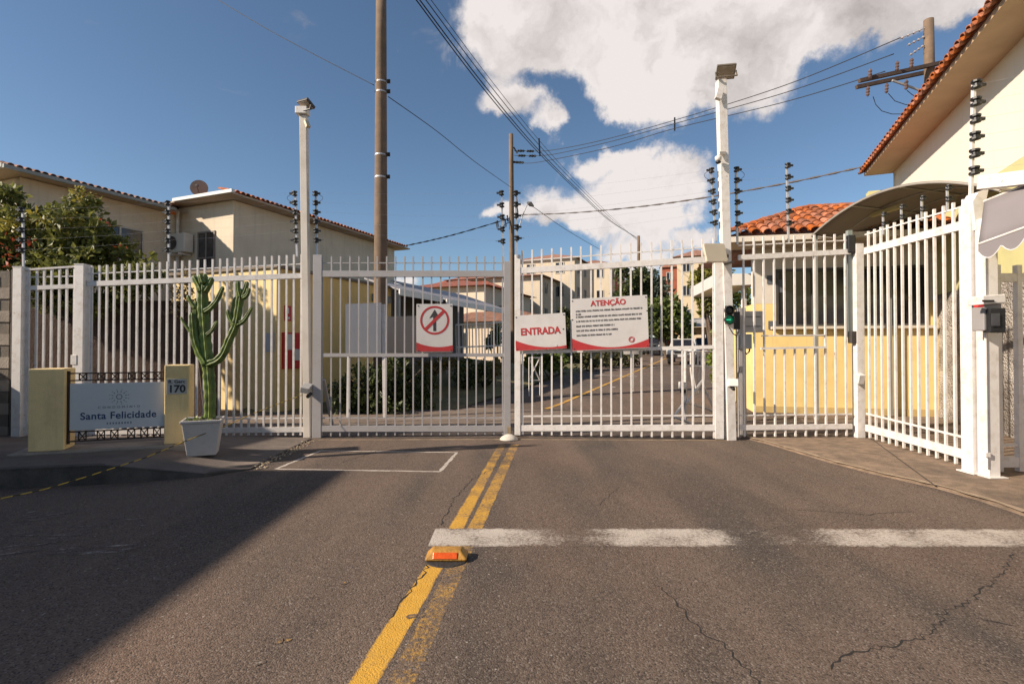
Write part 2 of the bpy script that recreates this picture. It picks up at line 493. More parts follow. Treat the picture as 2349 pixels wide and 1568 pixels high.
def thing(name, label, cat, loc=(0, 0, 0), group=None):
    o = bpy.data.objects.new(name, None)
    o.empty_display_size = .2
    col.objects.link(o)
    o.location = loc
    o['label'] = label; o['category'] = cat
    if group: o['group'] = group
    ORG[o.name] = Vector(loc)
    return o


def tag(o, label, cat, group=None):
    o['label'] = label; o['category'] = cat
    if group: o['group'] = group
    return o


def structure(o, kind='structure'):
    o['kind'] = kind
    return o


def inst(mesh, name, parent, matrix):
    """a piece that shares mesh data; matrix in world space"""
    ob = bpy.data.objects.new(name, mesh)
    col.objects.link(ob)
    o0 = ORG.get(parent.name, Vector())
    ob.parent = parent
    ob.matrix_local = Matrix.Translation(-o0) @ matrix
    ORG[ob.name] = o0
    return ob


def text_piece(name, body, mat, parent, origin, xdir, size, align='CENTER', bold=0.0, up=(0, 0, 1), spacing=1.0, xs=1.0):
    """flat lettering at a real place: origin is the baseline centre, xdir the reading direction"""
    cu = bpy.data.curves.new('lettering', 'FONT')
    cu.body = body; cu.size = size; cu.align_x = align; cu.extrude = .0015; cu.offset = bold
    cu.space_character = spacing
    tmp = bpy.data.objects.new('tmp', cu); col.objects.link(tmp)
    dg = bpy.context.evaluated_depsgraph_get()
    me = bpy.data.meshes.new_from_object(tmp.evaluated_get(dg))
    bpy.data.objects.remove(tmp); bpy.data.curves.remove(cu)
    x = Vector(xdir).normalized(); y = Vector(up); y = (y - x * y.dot(x)).normalized(); z = x.cross(y)
    m = Matrix((x, y, z)).transposed().to_4x4(); m.translation = Vector(origin)
    me.transform(m @ Matrix.Diagonal((xs, 1, 1, 1)))
    o0 = ORG.get(parent.name, Vector())
    me.transform(Matrix.Translation(-o0))
    me.materials.clear(); me.materials.append(mat)
    ob = bpy.data.objects.new(name, me); col.objects.link(ob); ob.parent = parent; ORG[ob.name] = o0
    return ob


DS = Vector((.376, .927, 0)).normalized()           # the direction of the street inside and of its houses
DN = Vector((.927, -.376, 0)).normalized()          # across it, to the right
UP = Vector((0, 0, 1))


def zg(Y):
    """the street behind the gate climbs gently"""
    return 0.03 * (min(max(Y, 14.0), 75.0) - 14.0)

# ================================================================== ground, roads, paint
def V(x, y, z=0.0):
    return Vector((x, y, z))


grass_mat = M('dry_grass_ground', (.13, .115, .045), .95, .4, 1.3, .3, 30, grime=(.2, .12, .06), gscale=.5, gamt=.6)
asp = asphalt('asphalt')
asp2 = asphalt('inner_asphalt', 1.05)

b = MB()
b.sheet([[V(x, y, zg(y) - .03) for x in (-700, -60, -20, 0, 20, 60, 700)] for y in (-80, 0, 9, 14, 30, 50, 75, 900)])
ground = structure(b.build('ground', grass_mat))

b = MB()
b.sheet([[V(x, y) for x in (-15, -8, 0, 8, 15)] for y in (-16, -6, 2, 9.06)])
road = structure(b.build('road', asp))

b = MB()
b.sheet([[V(x, y, .002) for x in (-9.3, -3, 3, 9.4)] for y in (9.065, 11, 13.5)])
forecourt = structure(b.build('forecourt', M('forecourt_paving', (.19, .14, .105), .92, .2, 2, .2, 60, grime=(.11, .085, .07), gscale=1.2, gamt=.7)))

base = V(.35, 11.8)
b = MB()
rows = []
for t in (1.2, 2.5, 5, 10, 20, 32, 45, 60, 75):
    p = base + DS * t
    rows.append([V(p.x + DN.x * w, p.y + DN.y * w, zg(p.y) + .008) for w in (-2.6, 0, 2.6, 5.6)])
b.sheet(rows)
inner_road = structure(b.build('inner_road', asp2))


def strip(name, pts, width, mat, parent, z=.0006, wear=0.1, edge=.22, step=.12, zf=None, jag=0.0):
    """painted band following plan points; wear may be a function of (arc length, point)"""
    pts = [Vector((p[0], p[1], 0)) for p in pts]
    dense = []
    for a, c in zip(pts, pts[1:]):
        n = max(1, int((c - a).length / step))
        dense += [a.lerp(c, i / n) for i in range(n)]
    dense.append(pts[-1])
    mb, wr, rows_ = MB(), [], []
    s = 0
    for i, p in enumerate(dense):
        d = (dense[min(i + 1, len(dense) - 1)] - dense[max(i - 1, 0)]).normalized()
        q = Vector((d.y, -d.x, 0))
        if i: s += (p - dense[i - 1]).length
        w = wear(s, p) if callable(wear) else wear
        jj = random.uniform(-jag, jag); j2 = random.uniform(-jag, jag)
        row = []
        for k, e in ((-.5, edge), (-.38, 0), (0, 0), (.38, 0), (.5, edge)):
            pp = p + q * (width * k + (jj if k < 0 else j2 if k > 0 else 0))
            pp.z = (zf(pp) if zf else 0) + z
            row.append(pp); wr.append(w + e)
        rows_.append(row)
    mb.sheet(rows_)
    return mb.build(name, mat, parent, wear=wr, fix=False)


ypaint = road_paint('yellow_road_paint', (.66, .36, .055))
wpaint = road_paint('white_road_paint', (.56, .49, .42))
# double yellow line in front of the gate
strip('yellow_line', [G(800, 1620), G(1010, 1275), G(1152, 1018)], .135, ypaint, road,
      wear=lambda s, p: .12 if p.y < 3.7 else .16 + .05 * (p.y - 3.7), jag=.004)
strip('yellow_line', [G(893, 1620), G(1085, 1220), G(1181, 1018)], .125, ypaint, road,
      wear=lambda s, p: .38 if p.y < 4.2 else .25 + .03 * (p.y - 4.2), edge=.02, jag=.004)


def stop_wear(s, p):
    u = CX + F * p.x / p.y
    ks = [(960, .2), (1130, .22), (1230, .31), (1300, .43), (1370, .37), (1420, .24), (1600, .22), (1650, .31), (1700, .47), (1850, .46), (1910, .26), (2200, .24), (2900, .3)]
    for (a, wa_), (c, wc) in zip(ks, ks[1:]):
        if a <= u <= c: return wa_ + (wc - wa_) * (u - a) / (c - a)
    return .25


strip('stop_line', [G(990, 1231), G(1700, 1231), G(2560, 1233)], .40, wpaint, road, z=.0009, wear=stop_wear, edge=.13, step=.05, jag=.012)
for a, c in (((735, 1033), (1048, 1037)), ((1048, 1037), (1008, 1081)), ((1008, 1081), (632, 1075)), ((632, 1075), (735, 1033))):
    strip('outline_line', [G(*a), G(*c)], .05, wpaint, road, z=.0008 + .0003 * random.random(), wear=.17, edge=.2, step=.05, jag=.008)
# pale mortar lip along the gate track
strip('gate_track', [V(-3.2, 8.66), V(0, 8.70), V(3.75, 8.62)], .035, M('mortar', (.42, .31, .2), .9, .3, 6, .1, 60), road, z=.003, wear=.1, jag=.01)
strip('gate_shadow_band', [V(-3.3, 8.86), V(0, 8.88), V(3.7, 8.74)], .16, M('dirt_and_shadow', (.07, .05, .038), .95, .4, 8, .2, 50), road, z=.002, wear=.1, jag=.02)  # dirt strip with the bottom rails' shadow painted in as a dark band


def crack(pts, w=.012):
    """dark fissure in the asphalt along frame points"""
    ps = [G(*p) for p in pts]
    dense = []
    for a, c in zip(ps, ps[1:]):
        n = max(2, int((c - a).length / .035))
        for i in range(n):
            p = a.lerp(c, i / n); d = (c - a).normalized()
            p += Vector((d.y, -d.x, 0)) * random.uniform(-.02, .02)
            dense.append(p)
    dense.append(ps[-1])
    mb, rows_ = MB(), []
    for i, p in enumerate(dense):
        d = (dense[min(i + 1, len(dense) - 1)] - dense[max(i - 1, 0)]).normalized()
        q = Vector((d.y, -d.x, 0))
        ww = w * .9 * random.uniform(.25, 1.2) * (1 if 0 < i < len(dense) - 1 else .1)
        rows_.append([Vector((*(p - q * ww / 2).xy, .0014)), Vector((*(p + q * ww / 2).xy, .0014))])
    mb.sheet(rows_)
    return mb.build('crack', M('crack_dark', (.02, .017, .015), .95, .3, 30, 0), road, fix=False)


crack([(1500, 1335), (1560, 1390), (1600, 1440), (1670, 1485), (1735, 1560), (1745, 1600)], .013)
crack([(1900, 1533), (1950, 1500), (2030, 1485), (2110, 1462), (2160, 1420), (2150, 1410), (2230, 1375), (2300, 1310), (2322, 1265)], .014)
crack([(1010, 1205), (1040, 1145), (1080, 1100), (1150, 1065)], .014)
crack([(985, 1290), (960, 1330), (925, 1375), (890, 1420)], .016)
crack([(1660, 1240), (1720, 1222), (1790, 1210)], .01)
crack([(1370, 1160), (1420, 1115)], .008)
crack([(780, 1062), (860, 1035), (900, 1022)], .012)
crack([(1820, 1168), (1900, 1172), (1990, 1180), (2090, 1172)], .012)
crack([(2250, 1420), (2330, 1435)], .02)
# small paint drips
for (u, v, r) in ((945, 1413, .035), (967, 1411, .03), (640, 1472, .03), (660, 1468, .028), (790, 1336, .03), (593, 1519, .035)):
    c = G(u, v)
    mb = MB(); n = 9
    pts = [V(c.x + math.cos(k * 6.28 / n) * r * random.uniform(.5, 1.2), c.y + math.sin(k * 6.28 / n) * r * random.uniform(.5, 1.1), .0028) for k in range(n)]
    mb.add([V(c.x, c.y, .0028)] + pts, [(0, 1 + k, 1 + (k + 1) % n) for k in range(n)])
    mb.build('paint_spot', ypaint if v != 1519 else wpaint, road, wear=[.3] + [.55] * n, fix=False)
# faint pale scrapes near the kerb
for k in range(26):
    c = G(random.uniform(20, 330), random.uniform(1165, 1270))
    mb = MB(); L_ = random.uniform(.05, .22); w_ = random.uniform(.006, .022); a = R(random.uniform(5, 40))
    d = V(math.cos(a), math.sin(a)); q = V(-math.sin(a), math.cos(a)); z_ = V(0, 0, .0012 + k * .0001)
    mb.add([c - d * L_ + z_, c - d * L_ * .3 + q * w_ + z_, c + d * L_ + z_, c - d * L_ * .1 - q * w_ + z_], [(3, 2, 1, 0)])
    mb.build('scrape', wpaint, road, wear=[.5, .33, .5, .36], fix=False)

# left raised pavement: a kerbed wedge that dies out towards the gate
edge_pts = [V(-3.33, 8.62), V(-3.29, 7.44), V(-3.25, 6.52), V(-3.60, 6.16), V(-4.54, 5.82), V(-5.4, 5.62), V(-7.0, 5.25), V(-9.2, 4.75)]


def zp(p):
    s = max(0, min(1, (-3.32 - p.x) / 1.3))
    s = s * s * (3 - 2 * s)
    yf = max(.15, min(1, 1 - (p.y - 6.7) / 2.1 * .85))
    return .012 + .20 * s * yf


mb = MB(); rows_ = []
back = [V(-3.33, 8.7), V(-3.33, 8.72), V(-3.35, 8.74), V(-3.7, 8.78), V(-4.7, 8.84), V(-5.5, 8.88), V(-7.1, 8.95), V(-9.3, 9.0)]
for e, k in zip(edge_pts, back):
    row = []
    for i in range(13):
        p = e.lerp(k, i / 12); p.z = zp(p) + random.uniform(-.002, .002); row.append(p)
    rows_.append(row)
mb.sheet(rows_)
pavement = structure(mb.build('pavement', sidewalk_mat, smooth=True))
mb = MB(); rows_ = []
for i, e in enumerate(edge_pts):
    if i == 0: e = e + V(0, .02)
    j = V(-.03, .03) * (1 if i > 2 else .3)
    rows_.append([Vector((e.x, e.y, -.02)), Vector((e.x - .003, e.y + .003, zp(e) * .5)), Vector((e.x + j.x * .3, e.y + j.y * .3, zp(e) + .004)), Vector((e.x + j.x * 3, e.y + j.y * 3, zp(e) + .006))])
mb.sheet(rows_)
mb.build('kerb', kerb_mat, pavement)
# crumbling mortar crumbs where the pavement meets the road
mb = MB()
for k in range(260):
    t = random.random()
    p = V(-3.30, 8.55).lerp(V(-3.22, 6.6), t) + V(random.gauss(0, .07), random.gauss(0, .05))
    s = random.uniform(.004, .016)
    mb.box((p.x, p.y, .008 + s * .3), (s * 1.6, s, s * .8), Matrix.Rotation(random.uniform(0, 3), 3, 'Z'))
structure(tag(mb.build('gravel', M('pale_gravel', (.42, .33, .23), .9, .3, 20, 0)), 'crumbled mortar and grit along the pavement edge by the gate', 'gravel'), 'stuff')

# right concrete apron
edge = [G(1700, 1003), G(1760, 1018), G(1900, 1060), G(2000, 1086), G(2150, 1120), G(2250, 1148), G(2348, 1182), G(2500, 1240), V(4.6, .5)]
mb = MB(); rows_ = []
for i, e in enumerate(edge):
    rows_.append([Vector((e.x - .02 + random.uniform(-.015, .015), e.y, -.01)), Vector((e.x + .015, e.y, .022)), Vector((e.x + .09, e.y, .032)), Vector((e.x + .8, e.y + .05, .034)), Vector((max(e.x + 2.4, 6.4), e.y + .2, .036)), Vector((11, e.y + .5, .038))])
rows_ = [[Vector((p.x, 9.06, p.z)) for p in rows_[0]]] + rows_
mb.sheet(rows_)
apron = structure(mb.build('apron', brown_concrete, smooth=True))
strip('joint', [G(1995, 1004, .034), G(2143, 1113, .034)], .02, M('joint_dark', (.06, .045, .035), .95, .3, 8, 0), apron, z=.0385, wear=.1)
strip('mortar_edge', [e + V(.03, 0) for e in edge[:7]], .07, M('apron_edge_mortar', (.34, .25, .17), .9, .3, 8, .2, 50), apron, z=.036, wear=.1, jag=.02)

# ================================================================== pavement marker
mk = G(1025, 1280)
t = thing('pavement_marker', 'yellow block road stud with an orange reflector on the double yellow line', 'road stud', (mk.x, mk.y, .004))
mb = MB()
w, d_, h_ = .15, .085, .072
pts = []
for z, sx, sy in ((.008, 1, 1), (.022, .98, .96), (h_, .68, .5)):
    pts += [V(mk.x + x * w * sx, mk.y + y * d_ * sy, z + .004) for x, y in ((-1, -1), (1, -1), (1, 1), (-1, 1))]
mb.add(pts, [(3, 2, 1, 0), (8, 9, 10, 11)] + [(i * 4 + k, i * 4 + (k + 1) % 4, (i + 1) * 4 + (k + 1) % 4, (i + 1) * 4 + k) for i in range(2) for k in range(4)])
mb.build('body', M('stud_yellow', (.42, .21, .035), .6, .25, 14, .1, 60, grime=(.2, .11, .04), gscale=10, gamt=.6), t, bevel=.012)
n_ = V(0, -1, .95).normalized()
c = V(mk.x - .005, mk.y - .068, .045)
mb = MB(); mb.box(c, (.17, .045, .012), Matrix.Rotation(R(55), 3, 'X'))
mb.build('reflector', M('orange_reflector', (.62, .09, .012), .25, .2, 30, .05, emit=None), t, bevel=.003)
mb = MB(); mb.lathe([(.165, .001), (.16, .006), (.15, .008)], (mk.x, mk.y, 0), n=20); mb.build('glue_bed', M('tar', (.03, .026, .024), .8, .3, 20, .2), t)

# ================================================================== fences and gates
def zat(v, Y):
    return U(CX, v, Y).z


def fence(name, label, A, B, n, rails, bar_z, bar_w=.04, mat=white, group=None, skip=(), cut=None, ends=True, stile=None, bar_d=None, cat='fence', lean=0.0):
    """A, B plan ends; rails: list of (name, zA, zB, height, depth); bar_z: ((zA,zB) bottom, (zA,zB) top)"""
    A, B = V(*A), V(*B)
    t = thing(name, label, cat, (A.x, A.y, 0), group)
    d = (B - A).normalized(); q = V(d.y, -d.x)
    for (rn, za, zb, h, dp) in rails:
        mb = MB(); mb.beam(A + UP * za, B + UP * zb, dp, h); mb.build(rn, mat, t)
    for i in range(n):
        if i in skip: continue
        f = (i + (.5 if ends else 0)) / (n if ends else n - 1)
        p = A.lerp(B, f)
        z0 = bar_z[0][0] + (bar_z[0][1] - bar_z[0][0]) * f
        z1 = bar_z[1][0] + (bar_z[1][1] - bar_z[1][0]) * f
        segs = [(z0, z1)]
        if cut and cut[0] <= i <= cut[1]:
            segs = [(z0, cut[2]), (cut[3], z1)]
        for (za, zb) in segs:
            jx = random.uniform(-.006, .006)
            mb = MB(); mb.beam(p + UP * za, p + d * jx + UP * zb, bar_w, bar_d or bar_w, up=q)
            mb.build('bar', mat, t)
    if stile:
        for (f, w, dp, za, zb) in stile:
            p = A.lerp(B, f)
            mb = MB(); mb.beam(p + UP * za, p + UP * zb, w, dp, up=q); mb.build('stile', mat, t, bevel=.004)
    return t


YL = 8.82
PA = V((47 - CX) / F * 8.72, 8.72); PB = V((188 - CX) / F * 8.78, 8.78)
z = lambda v, Y: zat(v, Y)
# short flat-topped panel beside the block wall
fence('barred_fence', 'short white steel fence panel with a flat top rail next to the block wall', PA + V(.07, 0), PB + V(-.07, 0), 7,
      [('top_rail', z(619, 8.72), z(611, 8.78), .03, .05), ('rod', z(636, 8.72), z(633, 8.78), .016, .016), ('rail', z(661, 8.72), z(656, 8.78), .07, .04), ('bottom_rail', .2, .2, .06, .04)],
      ((.07, .07), (z(619, 8.72), z(611, 8.78))), .029, white)
for (p, w, vt, lab) in ((PA, .15, 614, 'white square steel post at the end of the fence by the block wall'), (PB, .155, 608, 'white square steel post behind the house sign')):
    t = thing('fence_post', lab, 'post', (p.x, p.y, 0))
    mb = MB(); mb.box((p.x, p.y, z(vt, p.y) / 2 + .02), (w, w, z(vt, p.y) - .04)); mb.build('shaft', white, t, bevel=.006)
    mb = MB(); mb.box((p.x, p.y, z(vt, p.y) + .006), (w + .012, w + .012, .012)); mb.build('cap', white, t)
    if p is PB:
        mb = MB(); mb.box((p.x - .07, p.y - .05, 1.32), (.1, .07, .16)); mb.build('lock_box', white, t, bevel=.004)
PL = V((707 - CX) / F * 8.92, 8.92)
fence('barred_fence', 'long white steel fence panel with bar ends standing above the rail behind the cactus', PB + V(.09, 0), PL + V(-.06, 0), 29,
      [('rod', z(628, 8.78), z(605, 8.92), .018, .018), ('top_rail', z(651, 8.78), z(632, 8.92), .085, .045), ('lower_rod', z(963, 8.78), z(958, 8.92), .022, .022), ('bottom_rail', z(990, 8.78), z(984, 8.92), .085, .045)],
      ((.05, .035), (z(610, 8.78), z(583, 8.92))), .029, white)

# left leaf
LA, LB = V((728 - CX) / F * 8.86, 8.86), V((1163 - CX) / F * 9.06, 9.06)
zz = lambda v: (z(v, LA.y), z(v, LB.y))
left_leaf = fence('gate_leaf', 'dull white barred gate leaf carrying the crossed-out arrow sign', LA, LB, 21,
      [('rod', *zz(603), .016, .016), ('top_rail', *zz(628), .105, .05), ('mid_rail', *zz(814), .06, .04), ('lower_rod', *zz(958), .022, .022), ('bottom_rail', *zz(982), .1, .05)],
      ((.03, .03), zz(588)), .024, white_shaded, stile=[(.0, .145, .06, .0, z(585, 8.86)), (1.0, .115, .06, .01, z(600, 9.06))], cat='gate')
# diagonal brace of the left leaf, standing off behind it
mb = MB(); mb.beam(U(742, 870, 9.15), U(762, 975, 9.75), .05, .05); mb.build('brace', white_shaded, left_leaf)
# right leaf
RA, RB = V((1187 - CX) / F * 9.04, 9.04), V((1648 - CX) / F * 8.66, 8.66)
zr = lambda a, c: (z(a, RA.y), z(c, RB.y))
right_leaf = fence('gate_leaf', 'bright white barred gate leaf carrying the entrance and notice boards', RA, RB, 20,
      [('rod', *zr(599, 565), .02, .02), ('top_rail', *zr(621, 594), .10, .05), ('mid_rail', *zr(808, 795), .06, .04), ('lower_rod', *zr(954, 952), .024, .024), ('bottom_rail', *zr(981, 980), .1, .05)],
      ((.03, .03), zr(575, 545)), .028, white, stile=[(0, .1, .07, .02, z(585, 9.04)), (1.0, .135, .07, .02, z(577, 8.66))], cat='gate')
# centre stop under the meeting stiles
c = G(1167, 1008)
t = thing('gate_stop', 'white painted concrete dome stop where the two gate leaves meet', 'gate stop', (c.x, c.y, .004))
mb = MB(); mb.lathe([(.155, .004), (.15, .02), (.11, .06), (.06, .085), (.02, .092)], (c.x, c.y, 0), n=18); mb.build('dome', M('stop_white', (.62, .56, .48), .8, .2, 12, .1, grime=(.35, .27, .2), gscale=8, gamt=.6), t, smooth=True)
mb = MB(); mb.box((c.x, c.y + .14, .1), (.05, .05, .19)); mb.build('drop_bolt', M('bolt_rust', (.3, .22, .13), .8, .3, 10, .1), t)

# light poles at both ends of the gate
def flood(t, c, yaw, tilt, w=.42, dp=.3, body=dark_metal):
    m = Matrix.Rotation(yaw, 3, 'Z') @ Matrix.Rotation(tilt, 3, 'X')
    hd = MB(); hd.box(c, (w, dp, .05), m)
    hd.box(Vector(c) + m @ Vector((0, 0, .045)), (w * .6, dp * .6, .05), m)
    h = hd.build('floodlight', body, t, bevel=.008)
    g = MB(); g.box(Vector(c) + m @ Vector((0, 0, -.028)), (w * .86, dp * .8, .008), m); g.build('lens', M('lamp_glass', (.34, .27, .2), .25, .15, 6, 0), h)
    y = MB()
    for s in (-1, 1):
        y.beam(Vector(c) + m @ Vector((s * (w / 2 + .012), 0, 0)), Vector(c) + m @ Vector((s * (w / 2 + .012), .02, -.12)), .012, .03)
    y.beam(Vector(c) + m @ Vector((-w / 2 - .02, .02, -.125)), Vector(c) + m @ Vector((w / 2 + .02, .02, -.125)), .03, .012)
    y.build('yoke', body, h)


top = U(697, 268, 8.92)
t = thing('light_pole', 'tall white square pole with a floodlight at the left end of the gate', 'light pole', (PL.x, PL.y, 0))
mb = MB(); mb.beam((PL.x, PL.y, 0), top, .115, .115, up=(0, 1, 0)); mb.build('shaft', M('pole_cream_paint', (.62, .56, .49), .55, .08, 2, .04, 60, grime=(.42, .34, .26), gscale=3, gamt=.5), t, bevel=.006)
mb = MB(); mb.box(U(694, 256, 8.9), (.2, .16, .12)); mb.build('junction_box', white, t, bevel=.008)
flood(t, U(702, 240, 8.86), R(-25), R(-28), .24, .2, dark_metal)
mb = MB(); mb.beam(U(702, 278, 8.84), U(707, 292, 8.78), .07, .05); mb.build('bracket', M('faded_cream', (.6, .53, .38), .6, .1, 5, .02), t, bevel=.004)
# post-mounted camera box
mb = MB(); mb.box(U(703, 890, 8.76), (.14, .2, .1), Matrix.Rotation(R(20), 3, 'X') @ Matrix.Rotation(R(12), 3, 'Y')); mb.build('camera_hood', grey_metal, t, bevel=.006)
mb = MB(); mb.lathe([(.028, 0), (.034, .03), (.034, .1)], U(705, 910, 8.72), (0.2, .8, .5)); mb.build('camera_lens', black, t, smooth=False)

PR = V((1674 - CX) / F * 8.66, 8.66)
top = U(1653, 185, 8.66)
t = thing('light_pole', 'tall white square pole with a wide floodlight between the gate and the guardhouse fence', 'light pole', (PR.x, PR.y, 0))
mb = MB(); mb.beam((PR.x, PR.y, 0), U(1653, 186, 8.66), .14, .14, up=(0, 1, 0)); mb.build('shaft', white, t, bevel=.006)
flood(t, U(1664, 165, 8.58), R(-10), R(-40), .3, .24, M('floodlight_case', (.16, .13, .1), .5, .2, 8, .02))
mb = MB(); mb.beam(U(1652, 205, 8.55), U(1646, 228, 8.5), .1, .06, up=(0, 1, 0)); mb.build('bracket', white, t, bevel=.004)
mb = MB(); mb.lathe([(.02, -.06), (.05, -.04), (.055, .0), (.05, .02)], U(1647, 362, 8.5), (0, 0, 1)); dome = mb.build('dome_camera', white, t, smooth=True)
mb = MB(); mb.lathe([(.02, -.035), (.04, -.02), (.044, .0)], U(1647, 371, 8.5), (0, 0, 1)); mb.build('dome_glass', black, dome, smooth=True)
mb = MB(); mb.beam(U(1648, 352, 8.52), U(1662, 352, 8.6), .04, .05); mb.build('camera_arm', white, dome)
# flat cream antenna panel
pc = U(1640, 580, 8.46)
m = Matrix.Rotation(R(14), 3, 'Z') @ Matrix.Rotation(R(-14), 3, 'X') @ Matrix.Rotation(R(-3), 3, 'Y')
mb = MB()
ring = []
for sx, sy in ((1, 1), (-1, 1), (-1, -1), (1, -1)):
    for k in range(5):
        a = R(k * 22.5) + (0 if sx > 0 and sy > 0 else R(90) if sx < 0 and sy > 0 else R(180) if sx < 0 else R(270))
        ring.append(pc + m @ Vector((sx * .16 + math.cos(a) * .035, -.02, sy * .125 + math.sin(a) * .035)))
mb.prism(ring, m @ Vector((0, .045, 0)))
mb.build('antenna_panel', M('antenna_cream', (.55, .48, .37), .5, .06, 3, .02), t, bevel=.006)
mb = MB(); mb.beam(U(1662, 606, 8.5), U(1683, 600, 8.62), .02, .03); mb.beam(U(1640, 585, 8.52), U(1668, 588, 8.6), .06, .05); mb.build('antenna_arm', dark_metal, t)
# two-aspect signal
sg = U(1671, 722, 8.53)
mb = MB(); mb.box(sg + V(.01, .03, 0), (.12, .03, .3)); mb.build('signal_plate', black, t, bevel=.01)
for dv, mt, nm in ((712, black, 'dark_lamp'), (733, M('green_lamp', (.01, .07, .04), .3, .2, 60, 0, emit=((0.0, .35, .16), .12)), 'green_lamp')):
    q = U(1671, dv, 8.5)
    mb = MB(); mb.lathe([(.078, -.0), (.08, -.05), (.07, -.055), (.068, -.012)], q, (0, 1, 0), n=22); h = mb.build(nm, black, t)
    mb = MB(); mb.lathe([(.066, -.018), (.05, -.028), (.0, -.034)], q, (0, 1, 0), n=20); mb.build('lens', mt, h, smooth=True)
mb = MB(); mb.box(U(1671, 733, 8.44), (.07, .006, .012)); mb.build('lit_bar', M('green_light', (.0, .3, .15), .4, .1, 9, 0, emit=((.05, .9, .45), .55)), t)
mb = MB(); mb.tube([U(1672, 750, 8.5), U(1680, 764, 8.48), U(1690, 771, 8.5), U(1692, 760, 8.55)], .009, 6); mb.build('cable', black, t)
# low camera
mb = MB(); mb.box(U(1680, 878, 8.52), (.15, .2, .12), Matrix.Rotation(R(-14), 3, 'Z') @ Matrix.Rotation(R(-8), 3, 'X')); mb.build('camera_hood', M('camera_white', (.74, .72, .69), .4, .04, 5, 0), t, bevel=.01)
mb = MB(); mb.lathe([(.022, 0), (.03, .03), (.03, .09)], U(1683, 893, 8.42), (0, .9, .4)); mb.build('camera_lens', black, t)

# guardhouse fence with the hatch
EA, EB = V((1694 - CX) / F * 8.68, 8.68), V((1951 - CX) / F * 8.72, 8.72)
ze = lambda a, c: (z(a, EA.y), z(c, EB.y))
hatch_hi, hatch_lo = z(769, 8.7), z(798, 8.7)
fence('barred_fence', 'white barred fence with a serving hatch cut out in front of the guardhouse', EA, EB, 11,
      [('rod', *ze(563, 551), .018, .018), ('top_rail', *ze(591, 577), .085, .045), ('lower_rod', *ze(952, 949), .022, .022), ('bottom_rail', *ze(980, 977), .085, .045)],
      ((.05, .06), ze(545, 536)), .027, white, cut=(3, 7, hatch_lo, hatch_hi))
hp = thing('hatch_frame', 'white steel frame round the serving hatch in the guardhouse fence', 'hatch frame', (U(1745, 798, 8.68)))
mb = MB(); mb.beam(U(1744, 799, 8.66), U(1894, 796, 8.68), .05, .035); mb.build('ledge', white, hp)
mb = MB(); mb.beam(U(1746, 770, 8.68), U(1890, 768, 8.7), .02, .02); mb.build('lintel', white, hp)
# grey post with boxes just right of the light pole
t = thing('control_post', 'grey steel post with control boxes beside the right light pole', 'control post', (U(1703, 1000, 8.9).x, 8.95, 0))
mb = MB(); mb.beam((U(1701, 900, 8.95).x, 8.95, 0), (U(1699, 700, 8.95).x, 8.95, 2.2), .11, .11, up=(0, 1, 0)); mb.build('shaft', M('grey_post_paint', (.36, .34, .33), .55, .08, 4, .03), t)
mb = MB(); mb.box(U(1724, 738, 9.05), (.34, .2, .36)); bx_ = mb.build('junction_box', grey_metal, t, bevel=.01)
mb = MB(); mb.box(U(1724, 726, 8.94), (.3, .012, .01)); mb.box(U(1724, 748, 8.94), (.3, .012, .01)); mb.build('seam', dark_metal, bx_)
mb = MB(); mb.box(U(1707, 783, 8.85), (.2, .13, .25)); mb.build('grey_box', M('box_grey', (.33, .35, .36), .5, .06, 4, .02), t, bevel=.01)
mb = MB(); mb.box(U(1689, 735, 8.82), (.08, .1, .3)); mb.build('black_box', black, t, bevel=.008)
mb = MB(); mb.tube([U(1703, 800, 8.8), U(1712, 812, 8.78), U(1718, 806, 8.82), U(1722, 770, 8.9)], .012, 6); mb.build('cable', black, t)
# corner post of the side fence
PC = V((1968 - CX) / F * 8.72, 8.72)
t = thing('fence_post', 'white steel corner post between the hatch fence and the side fence', 'post', (PC.x, PC.y, .03))
mb = MB(); mb.box((PC.x, PC.y, z(560, 8.72) / 2), (.13, .13, z(560, 8.72))); mb.build('shaft', white, t, bevel=.005)
mb = MB(); mb.beam((PC.x - .1, PC.y + .06, 1.7), (PC.x - .1, PC.y + .06, z(527, 8.72)), .07, .07, up=(0, 1, 0)); mb.build('conduit', M('conduit_grey', (.24, .27, .25), .5, .1, 5, 0), t)
mb = MB(); mb.box((PC.x - .1, PC.y - .01, z(773, 8.7)), (.1, .1, .2)); mb.build('lock', dark_metal, t, bevel=.01)
mb = MB(); mb.box((PC.x - .12, PC.y, z(560, 8.7)), (.12, .12, .3)); mb.build('siren', black, t, bevel=.02)
mb = MB(); mb.box((PC.x - .05, PC.y - .1, z(868, 8.6)), (.1, .12, .16), Matrix.Rotation(R(18), 3, 'X')); mb.build('camera_hood', white, t, bevel=.008)

# side fence towards the street
FA, FB = V(5.82, 8.6), V(5.62, 6.42)
fence('barred_fence', 'white barred side fence running from the corner post to the awning post', FA, FB, 13,
      [('rod', 3.38, 3.27, .02, .02), ('top_rail', 3.11, 3.04, .11, .045), ('lower_rod', .44, .40, .026, .026), ('bottom_rail', .21, .19, .11, .05)],
      ((.06, .04), (3.42, 3.36)), .029, white)

